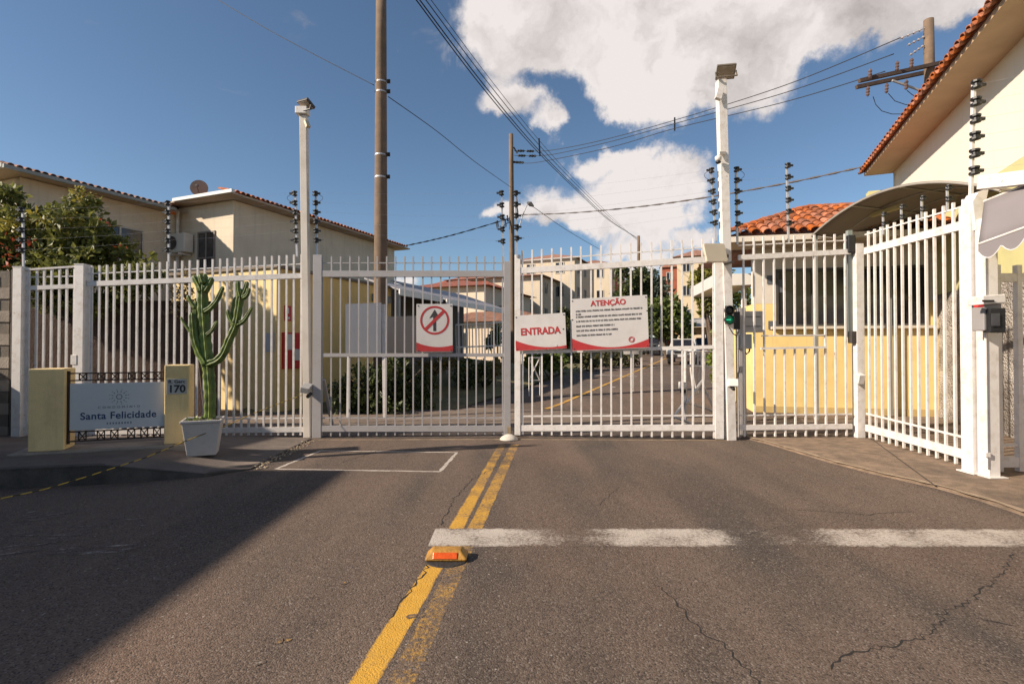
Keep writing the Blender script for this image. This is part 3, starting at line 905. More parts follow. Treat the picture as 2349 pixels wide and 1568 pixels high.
# awning post and its canopy frame
P1, P2 = U(2234, 1085, 6.22), U(2266, 1095, 6.05)
t = thing('awning_post', 'thick white double steel post holding the intercom at the end of the side fence', 'post', (P1.x, P1.y, .03))
zt = z(470, 6.2)
mb = MB(); mb.box((P1.x, P1.y, zt / 2), (.17, .16, zt)); mb.build('shaft', white, t, bevel=.006)
mb = MB(); mb.box((P2.x + .01, P2.y, zt / 2 - .1), (.13, .15, zt - .2)); mb.build('shaft', white, t, bevel=.006)
mb = MB(); mb.box((P1.x, P1.y - .02, .05), (.26, .24, .015)); mb.box((P2.x + .01, P2.y - .02, .044), (.21, .22, .012)); mb.build('base_plate', white, t)
mb = MB(); mb.tube([(P2.x - .085, P2.y - .08, .15), (P2.x - .085, P2.y - .08, 2.9)], .012, 6)
mb.box((P2.x - .085, P2.y - .08, .3), (.05, .04, .05)); mb.box((P2.x - .085, P2.y - .08, 2.62), (.05, .04, .05)); mb.build('conduit', white, t)
# bracket at the head
mb = MB(); mb.prism([U(2243, 440, 6.1), U(2268, 432, 6.1), U(2260, 470, 6.1), U(2262, 512, 6.1), U(2238, 528, 6.1), U(2230, 462, 6.1)], (0, .16, 0)); mb.build('bracket', white, t, bevel=.005)
ib = thing('intercom', 'black and grey intercom with a white hooded reader on the awning post', 'intercom', U(2265, 740, 5.9))
mb = MB(); mb.box(U(2262, 728, 5.9), (.2, .16, .3)); mb.build('body', M('intercom_grey', (.27, .255, .25), .5, .06, 5, .02), ib, bevel=.01)
mb = MB(); mb.box(U(2280, 735, 5.8), (.15, .12, .27), Matrix.Rotation(R(-14), 3, 'Z')); pn = mb.build('panel', black, ib, bevel=.01)
mb = MB(); mb.box(U(2283, 733, 5.73), (.08, .008, .14), Matrix.Rotation(R(-14), 3, 'Z')); mb.build('screen', M('panel_glass', (.05, .05, .055), .2, .2, 9, 0), pn, bevel=.004)
mb = MB(); mb.box(U(2262, 688, 5.88), (.26, .2, .1), Matrix.Rotation(R(-4), 3, 'Y')); rd = mb.build('reader', white, ib, bevel=.012)
mb = MB(); mb.box(U(2266, 690, 5.77), (.13, .008, .022)); mb.build('slot', black, rd)
mb = MB(); mb.box(U(2244, 702, 5.8), (.06, .06, .025)); mb.build('red_trim', red, rd)

t = thing('awning', 'grey scalloped fabric awning under a white beam over the side entrance', 'awning', U(2260, 600, 6.0))
# beam and sloping cloth run back along the entrance towards the viewer's right
a0, a1 = U(2250, 420, 6.0), U(2420, 400, 5.35)
mb = MB(); mb.beam(a0, a1, .12, .15); mb.build('beam', white, t, bevel=.004)
fabric = M('awning_cloth', (.21, .19, .195), .9, .05, 2, .1, 200)  # tone lowered so the sunlit cloth looks unlit; shade put into its colour
tl, tr_ = U(2256, 462, 6.02), U(2470, 376, 5.2)
bl, br = U(2243, 560, 5.86), U(2470, 478, 5.04)
rows_ = []
for i in range(13):
    a = tl.lerp(tr_, i / 12); c_ = bl.lerp(br, i / 12)
    rows_.append([a.lerp(c_, k / 4) + V(0, 0, -.02 * math.sin(math.pi * k / 4)) for k in range(5)])
mb = MB(); mb.sheet(rows_); o = mb.build('cloth', fabric, t, smooth=True)
md = o.modifiers.new('thick', 'SOLIDIFY'); md.thickness = .004
mb = MB(); rows_ = []
for i in range(49):
    f = i / 48; c_ = bl.lerp(br, f)
    ph = (f * 3.9) % 1.0
    drop = .09 + .10 * math.sin(math.pi * ph) ** .8
    rows_.append([c_, c_ - UP * drop * .5, c_ - UP * drop])
mb.sheet(rows_); o = mb.build('valance', fabric, t)
md = o.modifiers.new('thick', 'SOLIDIFY'); md.thickness = .004
mb = MB(); mb.tube([r[2] + V(0, -.004, 0) for r in rows_], .005, 5); mb.build('hem', M('hem_white', (.7, .68, .66), .7, .05, 5, 0), t)
mb = MB(); mb.tube([bl, br], .012, 6); mb.tube([tl, tr_], .012, 6); mb.build('frame', white, t)

# short fence right of the awning post
GA, GB = V(P2.x + .16, 6.22), V(P2.x + 2.0, 6.35)
fence('barred_fence', 'white fence panel under the scalloped awning', GA, GB, 7,
      [('lower_rod', .36, .36, .03, .03), ('bottom_rail', .16, .16, .12, .05), ('rail', 2.35, 2.35, .1, .05)], ((.05, .05), (2.5, 2.5)), .06, white)

# ================================================================== boards on the gate
red_ink = M('red_ink', (.42, .028, .03), .6, .08, 10, 0)
dark_ink = M('dark_ink', (.035, .033, .035), .7, .2, 10, 0)
navy_ink = M('navy_ink', (.03, .055, .13), .6, .1, 10, 0)
grey_ink = M('grey_ink', (.16, .17, .2), .6, .1, 10, 0)


def sign_frame(tl, tr, bl):
    """helper: maps (fx, fy) in 0..1 from the top-left corner, plus an offset towards the viewer"""
    tl, tr, bl = Vector(tl), Vector(tr), Vector(bl)
    ex, ey = tr - tl, bl - tl
    nrm = ex.cross(ey).normalized()
    if nrm.y > 0: nrm = -nrm
    return (lambda fx, fy, o=0.0: tl + ex * fx + ey * fy + nrm * o), ex, ey, nrm


def swoosh(at, t, y0, ymid, y1, e, mat=red_ink, n=18, x0=0.0, x1=1.0):
    """band at the foot of a board under a sagging curve"""
    top = []
    for i in range(n + 1):
        x = x0 + (x1 - x0) * i / n
        top.append((x, y0 * (1 - x) ** 2 + 2 * ymid * x * (1 - x) + y1 * x * x))
    mb = MB()
    mb.sheet([[at(x, min(y, .985), e) for x, y in top], [at(x, .99, e) for x, y in top]])
    return mb.build('red_band', mat, t)


def plate(at, nrm, th, mat, t, name='board', bevel=.003, corners=((0, 0), (1, 0), (1, 1), (0, 1))):
    mb = MB(); mb.prism([at(x, y) for x, y in corners], -nrm * th)
    return mb.build(name, mat, t, bevel=bevel)


def screws(at, t, pts, e):
    for (x, y) in pts:
        mb = MB(); mb.lathe([(.012, 0), (.009, .004), (.0, .006)], at(x, y, e), nrm, n=8); mb.build('screw', dark_metal, t)


# entrance board
tl, tr, bl = U(1180, 724, 8.96), U(1296, 717, 8.84), U(1183, 805, 8.96)
at, ex, ey, nrm = sign_frame(tl, tr, bl)
t = thing('sign_board', 'white board reading ENTRADA in red with a red wave at its foot', 'sign', at(.5, 1))
plate(at, nrm, .012, board, t)
swoosh(at, t, .70, 1.03, .90, .002)
text_piece('lettering', 'ENTRADA', red_ink, t, at(.5, .56, .003), ex, .165, bold=.005, xs=.9)
mb = MB(); mb.lathe([(.022, 0), (.02, .002)], at(.80, .90, .004), nrm, n=12); mb.build('emblem', board, t)
screws(at, t, ((.03, .05), (.97, .05), (.03, .95), (.97, .95), (.95, .45)), .002)

# notice board
tl, tr, bl = U(1309, 686, 8.82), U(1484, 676, 8.66), U(1313, 805, 8.82)
at, ex, ey, nrm = sign_frame(tl, tr, bl)
t = thing('sign_board', 'large white notice board headed ATENÇÃO in red over lines of small black print', 'sign', at(.5, 1))
plate(at, nrm, .012, board, t)
swoosh(at, t, .76, 1.12, .83, .002)
text_piece('lettering', 'ATENÇÃO', red_ink, t, at(.49, .155, .003), ex, .128, bold=.003, xs=.95)
rnd = random.Random(5)
for (y, x1) in ((.225, .93), (.285, .13), (.335, .92), (.42, .92), (.515, .56), (.60, .6), (.69, .52)):
    mb = MB(); x = .06
    while x < x1:                                   # print too small to read: letter-sized strokes in words
        for k in range(rnd.randint(2, 8)):
            if x >= x1: break
            w = rnd.uniform(.007, .011); h = .034
            for (ox, oy, ow, oh) in ((0, 0, .45, 1), (.6, rnd.choice((0, .5)), .35, rnd.choice((.5, 1))), (.2, rnd.choice((0, .4, .75)), .6, .25)):
                xa, ya, xb, yb = x + ox * w, y + oy * h, x + (ox + ow) * w, y + min(1, oy + oh) * h
                mb.add([at(xa, ya, .0025 + oy * .0002), at(xb, ya, .0025 + oy * .0002), at(xb, yb, .0025 + oy * .0002), at(xa, yb, .0025 + oy * .0002)], [(0, 1, 2, 3)])
            x += w + .0024
        x += .009
    mb.build('print_line', dark_ink, t)['kind'] = 'stuff'
mb = MB()
for r0 in (.028, .042):
    mb.add([at(.78 + r0 * math.cos(a * .52) * 1.0, .86 + r0 * 1.4 * math.sin(a * .52) - .03, .003) for a in range(12)] +
           [at(.78 + (r0 - .008) * math.cos(a * .52), .86 + (r0 - .008) * 1.4 * math.sin(a * .52) - .03, .003) for a in range(12)],
           [(k, (k + 1) % 12, 12 + (k + 1) % 12, 12 + k) for k in range(12)])
mb.build('emblem', red_ink, t)
screws(at, t, ((.02, .04), (.98, .04), (.02, .96), (.98, .96), (.01, .4), (.99, .3)), .002)

# no straight ahead board
tl, tr, bl = U(955, 697, 8.88), U(1038, 697, 8.92), U(955, 807, 8.88)
at, ex, ey, nrm = sign_frame(tl, tr, bl)
t = thing('sign_board', 'pale board with a straight-ahead arrow crossed out in a red ring', 'sign', at(.5, 1))
plate(at, nrm, .012, board, t)
swoosh(at, t, .80, .96, .86, .002)
cx_, cy_ = .5, .34
asp_ = ex.length / ey.length
ring_o, ring_i = .40, .345
n = 36
mb = MB()
mb.add([at(cx_ + ring_o * math.cos(k * 6.2832 / n), cy_ + ring_o * asp_ * math.sin(k * 6.2832 / n), .0025) for k in range(n)] +
       [at(cx_ + ring_i * math.cos(k * 6.2832 / n), cy_ + ring_i * asp_ * math.sin(k * 6.2832 / n), .0025) for k in range(n)],
       [(k, (k + 1) % n, n + (k + 1) % n, n + k) for k in range(n)])
mb.build('red_ring', red_ink, t)
mb = MB()
mb.add([at(cx_ + x, cy_ + y * asp_, .0022) for x, y in ((-.04, .3), (.04, .3), (.04, -.1), (-.04, -.1), (-.15, -.05), (0, -.3), (.15, -.05), (-.15, -.11 + .14), (.15, .03))],
       [(0, 1, 2, 3), (4, 5, 3), (3, 5, 2), (2, 5, 6)])
mb.build('arrow', dark_ink, t)
mb = MB(); a_ = .26
mb.add([at(cx_ - a_ - .03, cy_ + (a_ - .03) * asp_, .003), at(cx_ - a_ + .03, cy_ + (a_ + .03) * asp_, .003), at(cx_ + a_ + .03, cy_ - (a_ - .03) * asp_, .003), at(cx_ + a_ - .03, cy_ - (a_ + .03) * asp_, .003)], [(0, 1, 2, 3)])
mb.build('red_slash', red_ink, t)
screws(at, t, ((.05, .04), (.95, .04), (.05, .97), (.95, .97)), .002)

# ================================================================== house-name sign between two pillars
A0, B0 = V(-5.93, 6.42), V(-4.34, 7.05)               # front-left corner of left pillar, front-right corner of right pillar
sd = (B0 - A0).normalized(); sn = V(sd.y, -sd.x)        # sn faces the street
t = thing('name_sign', 'white name board reading Santa Felicidade hung between two pale yellow pillars', 'sign', (A0.x, A0.y, .1))
mb = MB()
mb.prism([A0 - sd * .16 + sn * .1 + UP * .02, B0 + sd * .16 + sn * .1 + UP * .02, B0 + sd * .1 - sn * .42 + UP * .02, A0 - sd * .16 - sn * .42 + UP * .02], (0, 0, .215))
mb.build('plinth', M('plinth_concrete', (.30, .255, .21), .92, .2, 4, .15, 50, grime=(.15, .125, .10), gscale=3, gamt=.7), t, bevel=.01)
py_mat = pale_yellow
LW, RW = .36, .29
mb = MB(); mb.prism([A0 + UP * .236, A0 + sd * LW + UP * .236, A0 + sd * LW - sn * .34 + UP * .236, A0 - sn * .34 + UP * .236], (0, 0, 1.02)); mb.build('pillar', py_mat, t, bevel=.012)
mb = MB(); mb.prism([B0 - sd * RW + UP * .236, B0 + UP * .236, B0 - sn * .34 + UP * .236, B0 - sd * RW - sn * .34 + UP * .236], (0, 0, 1.05)); rp_ = mb.build('pillar', py_mat, t, bevel=.012)
s0, s1 = A0 + sd * (LW + .03) - sn * .08, B0 - sd * (RW + .01) - sn * .08
zb0, zt0 = .47, 1.06
mb = MB(); mb.beam((s0 + s1) / 2 - sd * ((s1 - s0).length / 2) + UP * ((zb0 + zt0) / 2), s1 + UP * ((zb0 + zt0) / 2), .03, zt0 - zb0)
mb.build('board', M('name_board', (.52, .54, .56), .5, .04, 2, .02, grime=(.42, .42, .44), gscale=1.5, gamt=.3), t, bevel=.004)
mb = MB()
for zz_ in (.33, .45, 1.10, 1.19):
    mb.beam(s0 - sd * .03 + UP * zz_, s1 + sd * .03 + UP * zz_, .016, .016)
mb.beam(s0 - sd * .02 + UP * .3, s0 - sd * .02 + UP * 1.22, .03, .03, up=(0, 1, 0))
for f in (.09, .28, .42, .60, .74, .88):
    for (za, zb) in ((.33, .45), (1.10, 1.19)):
        p = s0.lerp(s1, f); q = s0.lerp(s1, f + .075)
        mb.beam(p + UP * za, q + UP * zb, .01, .01); mb.beam(p + UP * zb, q + UP * za, .01, .01)
        mb.beam(p + UP * za, p + UP * zb, .01, .01, up=(0, 1, 0)); mb.beam(q + UP * za, q + UP * zb, .01, .01, up=(0, 1, 0))
mb.build('iron_frame', rust, t)
# lettering
fc = lambda f, zz_, o=.0: s0.lerp(s1, f) + UP * zz_ + sn * (.0155 + o)
txt = text_piece('lettering', 'Santa Felicidade', navy_ink, t, fc(.51, .60, .001), sd, .128, bold=.002, spacing=1.06, xs=.94)
text_piece('lettering', 'CONDOMÍNIO', grey_ink, t, fc(.51, .735, .001), sd, .042, spacing=1.9)
mb = MB()
for k in range(9):
    p = fc(.38 + k * .031, .528, .001); mb.add([p, p + sd * .016, p + sd * .016 + UP * .025, p + UP * .025], [(0, 1, 2, 3)])
mb.build('small_print', grey_ink, t)
mb = MB(); cxm = fc(.51, .88, .001)
hexo = [cxm + sd * (.038 * math.cos(k * 1.0472)) + UP * (.038 * math.sin(k * 1.0472)) for k in range(6)]
hexi = [cxm + sd * (.027 * math.cos(k * 1.0472)) + UP * (.027 * math.sin(k * 1.0472)) for k in range(6)]
mb.add(hexo + hexi, [(k, (k + 1) % 6, 6 + (k + 1) % 6, 6 + k) for k in range(6)])
for k in range(12):
    a = k * math.pi / 6 + .26
    for (r, s_) in ((.075, .011), (.105, .008)):
        c_ = cxm + sd * (r * math.cos(a)) + UP * (r * .9 * math.sin(a))
        da = sd * math.cos(a) + UP * math.sin(a); dq = sd * -math.sin(a) + UP * math.cos(a)
        mb.add([c_ - da * s_ * 1.4, c_ - dq * s_ * .6, c_ + da * s_ * 1.4, c_ + dq * s_ * .6], [(0, 1, 2, 3)])
mb.build('flower_emblem', grey_ink, t)
# house number plate on the right pillar
pc_ = B0 - sd * (RW * .5) + sn * .004
mb = MB(); mb.beam(pc_ - sd * .115 + UP * 1.0, pc_ + sd * .115 + UP * 1.0, .008, .2); npl = mb.build('number_plate', M('number_plate', (.42, .41, .40), .5, .06, 8, 0), t, bevel=.002)
text_piece('lettering', 'R. Gerc', dark_ink, npl, pc_ + sn * .0065 + UP * 1.045, sd, .062, bold=.001)
text_piece('lettering', '170', dark_ink, npl, pc_ + sn * .0065 + UP * .925, sd, .135, bold=.004)

# ================================================================== cactus in its pot
pt = V((468 - CX) / F * 6.9, 6.9)
zpot = zp(pt) + .004
t = thing('flower_pot', 'white square tapered concrete pot holding a tall cactus', 'pot', (pt.x, pt.y, zpot))
mb = MB(); rows_ = []
ang = R(23)
mrot = Matrix.Rotation(ang, 3, 'Z')
prof = [(.165, 0), (.165, .02), (.215, .42), (.232, .425), (.232, .46), (.205, .46), (.195, .40)]
for r, h in prof:
    rows_.append([pt + UP * (zpot + h) + mrot @ Vector((sx * r, sy * r, 0)) for sx, sy in ((-1, -1), (1, -1), (1, 1), (-1, 1))])
n4 = len(rows_)
mb.add([p for r in rows_ for p in r], [(i * 4 + k, i * 4 + (k + 1) % 4, (i + 1) * 4 + (k + 1) % 4, (i + 1) * 4 + k) for i in range(n4 - 1) for k in range(4)] + [(3, 2, 1, 0), tuple((n4 - 1) * 4 + k for k in range(4))])
mb.build('body', M('pot_concrete', (.50, .475, .455), .85, .08, 5, .12, 50, grime=(.32, .27, .22), gscale=5, gamt=.5), t, bevel=.008)
mb = MB(); rows_ = []
for i in range(9):
    rows_.append([pt + UP * (zpot + .42 + random.uniform(-.01, .02)) + mrot @ Vector(((i / 8 - .5) * .395, (k / 8 - .5) * .395, 0)) for k in range(9)])
mb.sheet(rows_); mb.build('soil', M('soil', (.05, .035, .022), .95, .4, 20, .3), t)
succ = leafmat('succulent', (.10, .16, .03), (.28, .30, .09), 9, .15)
mb = MB()
for k in range(46):
    p = pt + UP * (zpot + .44) + mrot @ Vector((random.uniform(-.19, .19), random.uniform(-.2, .1), 0))
    a = random.uniform(0, 6.28); d = V(math.cos(a), math.sin(a), random.uniform(.3, 1.6)).normalized(); L_ = random.uniform(.03, .09)
    q = d.cross(UP).normalized() * L_ * .22
    mb.add([p, p + d * L_ * .5 + q, p + d * L_, p + d * L_ * .5 - q], [(0, 1, 2, 3)])
o = mb.build('small_succulents', succ, t)
o['kind'] = 'stuff'

cact = M('cactus_skin', (.115, .165, .03), .5, .55, 9, .08, 90, grime=(.19, .17, .07), gscale=7, gamt=.7)
tc_ = thing('cactus', 'tall branching green candelabra cactus growing in the white pot', 'cactus', (pt.x, pt.y, zpot + .4))


def cactus_stem(pts, r0, r1, depth=0.0, name='stem', ribs=5):
    P = [U(u, v, 6.9 + depth + (dd if False else 0)) for (u, v) in pts]
    # smooth the path
    path = []
    for i in range(len(P) - 1):
        a = P[max(i - 1, 0)]; b_ = P[i]; c_ = P[i + 1]; d_ = P[min(i + 2, len(P) - 1)]
        L_ = (c_ - b_).length; m_ = max(3, int(L_ / .022))
        for k in range(m_):
            f = k / m_
            path.append(.5 * ((2 * b_) + (c_ - a) * f + (2 * a - 5 * b_ + 4 * c_ - d_) * f * f + (3 * b_ - a - 3 * c_ + d_) * f ** 3))
    path.append(P[-1])
    n = ribs * 6
    mb = MB(); vs_, fs_ = [], []
    N_ = len(path); prev = Vector((1, 0, 0))
    for i, p in enumerate(path):
        d = (path[min(i + 1, N_ - 1)] - path[max(i - 1, 0)]).normalized()
        s = (prev - d * prev.dot(d)).normalized(); prev = s; q = d.cross(s)
        f = i / (N_ - 1)
        rr = r0 + (r1 - r0) * f
        tail = (N_ - 1 - i) * (path[1] - path[0]).length
        if tail < rr * 1.3: rr *= math.sqrt(max(0.02, 1 - (1 - tail / (rr * 1.3)) ** 2))
        wave = 1 + .13 * math.sin(i * 1.15 + random.uniform(-.3, .3))
        for k in range(n):
            a = 2 * math.pi * k / n
            rad = rr * (.52 + .56 * (0.5 + .5 * math.cos(ribs * a)) ** 1.5 * wave)
            vs_.append(p + (s * math.cos(a) + q * math.sin(a)) * rad)
    for i in range(N_ - 1):
        for k in range(n):
            fs_.append((i * n + k, i * n + (k + 1) % n, (i + 1) * n + (k + 1) % n, (i + 1) * n + k))
    fs_ += [tuple(reversed(range(n))), tuple((N_ - 1) * n + k for k in range(n))]
    mb.add(vs_, fs_)
    o = mb.build(name, cact, tc_, smooth=True)
    # pale spines along the ribs
    sp = MB()
    for i in range(2, N_ - 1, 3):
        for rb in range(ribs):
            vtx = vs_[i * n + rb * 6]; out = (vtx - path[i]).normalized()
            for j in range(2):
                e = vtx + (out + Vector((random.uniform(-.6, .6), random.uniform(-.6, .6), random.uniform(-.6, .6)))) * .008
                w_ = out.cross(UP)
                w_ = (w_.normalized() if w_.length > .01 else V(1, 0)) * .0016
                sp.add([vtx - w_, vtx + w_, e], [(0, 1, 2)])
    so = sp.build('spines', M('spines', (.55, .47, .25), .7, .2, 30, 0), o, fix=False)
    so['kind'] = 'stuff'
    return o


cactus_stem([(482, 958), (483, 905), (480, 860), (477, 825)], .066, .072, 0, 'trunk', 5)
cactus_stem([(478, 840), (473, 790), (469, 740), (466, 694), (467, 650), (470, 628)], .074, .062, 0, 'stem', 5)
cactus_stem([(462, 668), (454, 650), (443, 631)], .045, .034, -.02, 'arm')
cactus_stem([(470, 668), (480, 652), (487, 636)], .045, .038, -.03, 'arm')
cactus_stem([(466, 650), (461, 638), (459, 628)], .04, .03, -.06, 'arm')
cactus_stem([(474, 834), (458, 808), (447, 778), (443, 745), (441, 716)], .056, .04, -.03, 'arm')
cactus_stem([(464, 812), (456, 780), (451, 740), (449, 690)], .05, .034, .06, 'arm')
cactus_stem([(448, 706), (438, 694), (430, 676)], .03, .018, -.02, 'arm')
cactus_stem([(446, 772), (434, 757), (423, 742), (414, 726)], .026, .012, -.04, 'arm')
cactus_stem([(470, 715), (483, 706), (498, 688), (512, 657)], .038, .028, -.05, 'arm')
cactus_stem([(474, 768), (484, 760), (492, 748), (499, 735)], .026, .02, -.06, 'arm')
cactus_stem([(479, 834), (496, 828), (512, 812), (526, 780), (541, 745), (549, 700), (553, 662)], .05, .046, -.04, 'arm')
cactus_stem([(551, 682), (546, 662), (545, 644)], .034, .028, -.06, 'arm')
cactus_stem([(554, 680), (562, 664), (567, 645)], .034, .028, -.05, 'arm')
cactus_stem([(556, 684), (567, 676), (571, 660)], .03, .024, -.07, 'arm')
cactus_stem([(540, 746), (528, 732), (521, 710)], .034, .02, -.05, 'arm')
cactus_stem([(537, 748), (536, 716), (541, 680)], .04, .026, .03, 'arm')
cactus_stem([(544, 744), (557, 737), (567, 724), (578, 704)], .032, .02, -.06, 'arm')

# rope from the post camera to the street
rp = [U(694, 905, 8.72), U(640, 925, 8.5), U(580, 948, 8.2), U(520, 975, 7.4), U(505, 981, 7.0), U(440, 1005, 6.5), U(330, 1050, 5.95), U(200, 1092, 5.45), U(100, 1122, 5.1), U(0, 1143, 4.8), U(-120, 1180, 4.5)]
dense = []
for a, c in zip(rp, rp[1:]):
    dense += [a.lerp(c, k / 10) for k in range(10)]
dense.append(rp[-1])
m_, nt, bs = nodes_of('barrier_rope')
wv = nt.nodes.new("ShaderNodeTexWave"); wv.inputs['Scale'].default_value = 5.5
gm = nt.nodes.new("ShaderNodeNewGeometry"); nt.links.new(gm.outputs['Position'], wv.inputs['Vector'])
rmp = nt.nodes.new("ShaderNodeValToRGB"); rmp.color_ramp.elements[0].color = (.05, .04, .02, 1); rmp.color_ramp.elements[0].position = .25
rmp.color_ramp.elements[1].color = (.55, .36, .05, 1); rmp.color_ramp.elements[1].position = .45
nt.links.new(wv.outputs['Color'], rmp.inputs[0]); nt.links.new(rmp.outputs[0], bs.inputs['Base Color']); bs.inputs['Roughness'].default_value = .7
mb = MB(); mb.tube(dense, .006, 6)
tag(mb.build('rope', m_, smooth=True), 'yellow and black rope stretched from the left gate post past the pot to the street', 'rope')

# ================================================================== electric fence poles
mb = MB(); mb.lathe([(.008, -.03), (.03, -.024), (.03, -.012), (.016, -.006), (.016, .006), (.03, .012), (.03, .024), (.008, .03)], (0, 0, 0), n=10)
mb.box((.028, 0, 0), (.06, .016, .02))
ins_tmp = mb.build('insulator', black)
INS = ins_tmp.data
bpy.data.objects.remove(ins_tmp)


def epole(top, bottom, n, label, side=1, loops=(), first=.03, scale=1.0, mat=galv, group='electric fence rods'):
    top, bottom = Vector(top), Vector(bottom)
    t = thing('fence_rod', label, 'electric fence rod', bottom, group)
    mb = MB(); mb.beam(bottom, top, .028 * scale, .028 * scale, up=(0, 1, 0)); mb.build('rod', mat, t)
    pts = []
    L_ = (top - bottom).length
    gap = (L_ * .86) / n
    for k in range(n):
        p = top.lerp(bottom, (first + gap * k) / L_) + V(.0 * side, -.03 * scale, 0)
        m = Matrix.Translation(p) @ Matrix.Rotation(0 if side > 0 else math.pi, 4, 'Z') @ Matrix.Scale(1.5 * scale, 4)
        inst(INS, 'insulator', t, m)
        pts.append(p)
    for k in loops:
        a = pts[k]; c = pts[min(k + 1, n - 1)]
        mb = MB(); arc = [a.lerp(c, f) + V(side * .13 * scale * math.sin(math.pi * f) ** .7, 0, 0) for f in [i / 10 for i in range(11)]]
        mb.tube(arc, .0035, 5); mb.build('jumper_wire', wire_mat, t)
    return pts


E = {}
E['a'] = epole(U(52, 478, 8.85), U(54, 612, 8.85), 5, 'thin electric fence rod above the short fence panel against the bush', -1)
E['b'] = epole(U(387, 463, 9.0), U(387, 612, 9.0), 6, 'electric fence rod standing above the long fence panel in front of the air conditioner', -1)
E['c'] = epole(U(677, 441, 8.95), U(681, 590, 8.95), 6, 'electric fence rod just left of the left light pole with a wire loop', -1, (0, 5))
E['d'] = epole(U(724, 441, 8.95), U(727, 590, 8.95), 6, 'electric fence rod just right of the left light pole on the gate leaf', 1, (0, 5))
E['e'] = epole(U(1150, 440, 9.1), U(1155, 600, 9.1), 5, 'electric fence rod on the dull gate leaf where the leaves meet', -1, (4,))
E['f'] = epole(U(1182, 440, 9.0), U(1186, 590, 9.0), 5, 'electric fence rod on the bright gate leaf where the leaves meet', 1, (4,))
E['g'] = epole(U(1630, 388, 8.72), U(1642, 555, 8.72), 6, 'electric fence rod just left of the right light pole with wire loops', -1, (0, 5))
E['h'] = epole(U(1687, 386, 8.7), U(1691, 560, 8.7), 6, 'electric fence rod just right of the right light pole with a wire loop', 1, (0,))
E['i'] = epole(U(1804, 377, 8.72), U(1808, 560, 8.72), 6, 'electric fence rod on the hatch fence before the tiled roof', 1)
E['j'] = epole(U(2233, 188, 6.35), U(2226, 462, 6.35), 6, 'tall white electric fence rod on the awning post before the big house', 1, (), .05, 1.25, white)
# small insulators on stubs along the side fence
for k, f in enumerate((.22, .42, .62, .84)):
    p = FA.lerp(FB, f)
    epole((p.x, p.y, 3.62), (p.x, p.y, 3.28), 2, 'short electric fence stub on top of the side fence', 1, (), .03, .8, galv, 'electric fence stubs along the side fence')


def wires(key_list, label, group):
    n = min(len(E[k]) for k in key_list)
    for i in range(n):
        pts = [E[k][i] + V(0, -.02, 0) for k in key_list]
        dense = []
        for a, c in zip(pts, pts[1:]):
            dense += [a.lerp(c, f / 8) - UP * (.02 * math.sin(math.pi * f / 8)) for f in range(8)]
        dense.append(pts[-1])
        mb = MB(); mb.tube(dense, .0009, 4)
        tag(mb.build('fence_wire', galv), label, 'wire', group)


wires(['a', 'b', 'c'], 'thin electric fence wire strung over the left fence panels', 'wires over the left fence')
wires(['d', 'e'], 'thin electric fence wire strung over the dull gate leaf', 'wires over the dull gate leaf')
wires(['f', 'g'], 'thin electric fence wire strung over the bright gate leaf', 'wires over the bright gate leaf')
wires(['h', 'i'], 'thin electric fence wire strung over the hatch fence', 'wires over the hatch fence')
for i in range(6):
    a = E['j'][i]; c = a + V(2.6, -1.6, .0)
    mb = MB(); mb.tube([a, a.lerp(c, .5) - UP * .02, c], .0012, 4)
    tag(mb.build('fence_wire', galv), 'thin electric fence wire running from the tall white rod over the awning', 'wire', 'wires over the awning')

# ================================================================== utility poles and cables
def upole(label, u, Y, vtop, r0, r1, z0=None, du=0):
    x = (u - CX) / F * Y
    zt = U(u, vtop, Y).z if vtop is not None else 12.5
    z0 = zg(Y) if z0 is None else z0
    t = thing('utility_pole', label, 'utility pole', (x, Y, z0 - .03))
    xt = x + du
    mb = MB(); mb.tube([(x + (xt - x) * k / 8, Y, z0 - .05 + (zt - z0 + .05) * k / 8) for k in range(9)], [r0 + (r1 - r0) * k / 8 for k in range(9)], 20)
    mb.build('shaft', pole_concrete, t, smooth=True)
    return t, Vector((x, Y, z0)), zt


tp, bp_, zt = upole('tall thick round concrete utility pole behind the left gate leaf', 873, 14.2, -40, .20, .138, du=-.02)
xp, yp = bp_.x, 14.2
for v, w_ in ((190, .3), (213, .3), (357, .2), (408, .24)):
    zz_ = U(870, v, yp).z
    mb = MB(); rr = .2 - .062 * (zz_ / 11)
    mb.lathe([(rr + .004, -.02), (rr + .006, 0), (rr + .004, .02)], (xp - .01, yp, zz_), n=18); mb.build('strap', galv, tp)
    mb = MB(); mb.box((xp + .2, yp - .03, zz_ + .02), (.09, .04, .1)); mb.lathe([(.03, -.03), (.045, -.015), (.028, 0), (.045, .015), (.03, .03)], (xp + .21, yp - .08, zz_ + .01), n=10); mb.build('insulator', black, tp)
    if v < 220:
        mb = MB(); mb.box((xp - .14, yp - .06, zz_), (.05, .05, .05)); mb.build('clamp', dark_metal, tp)

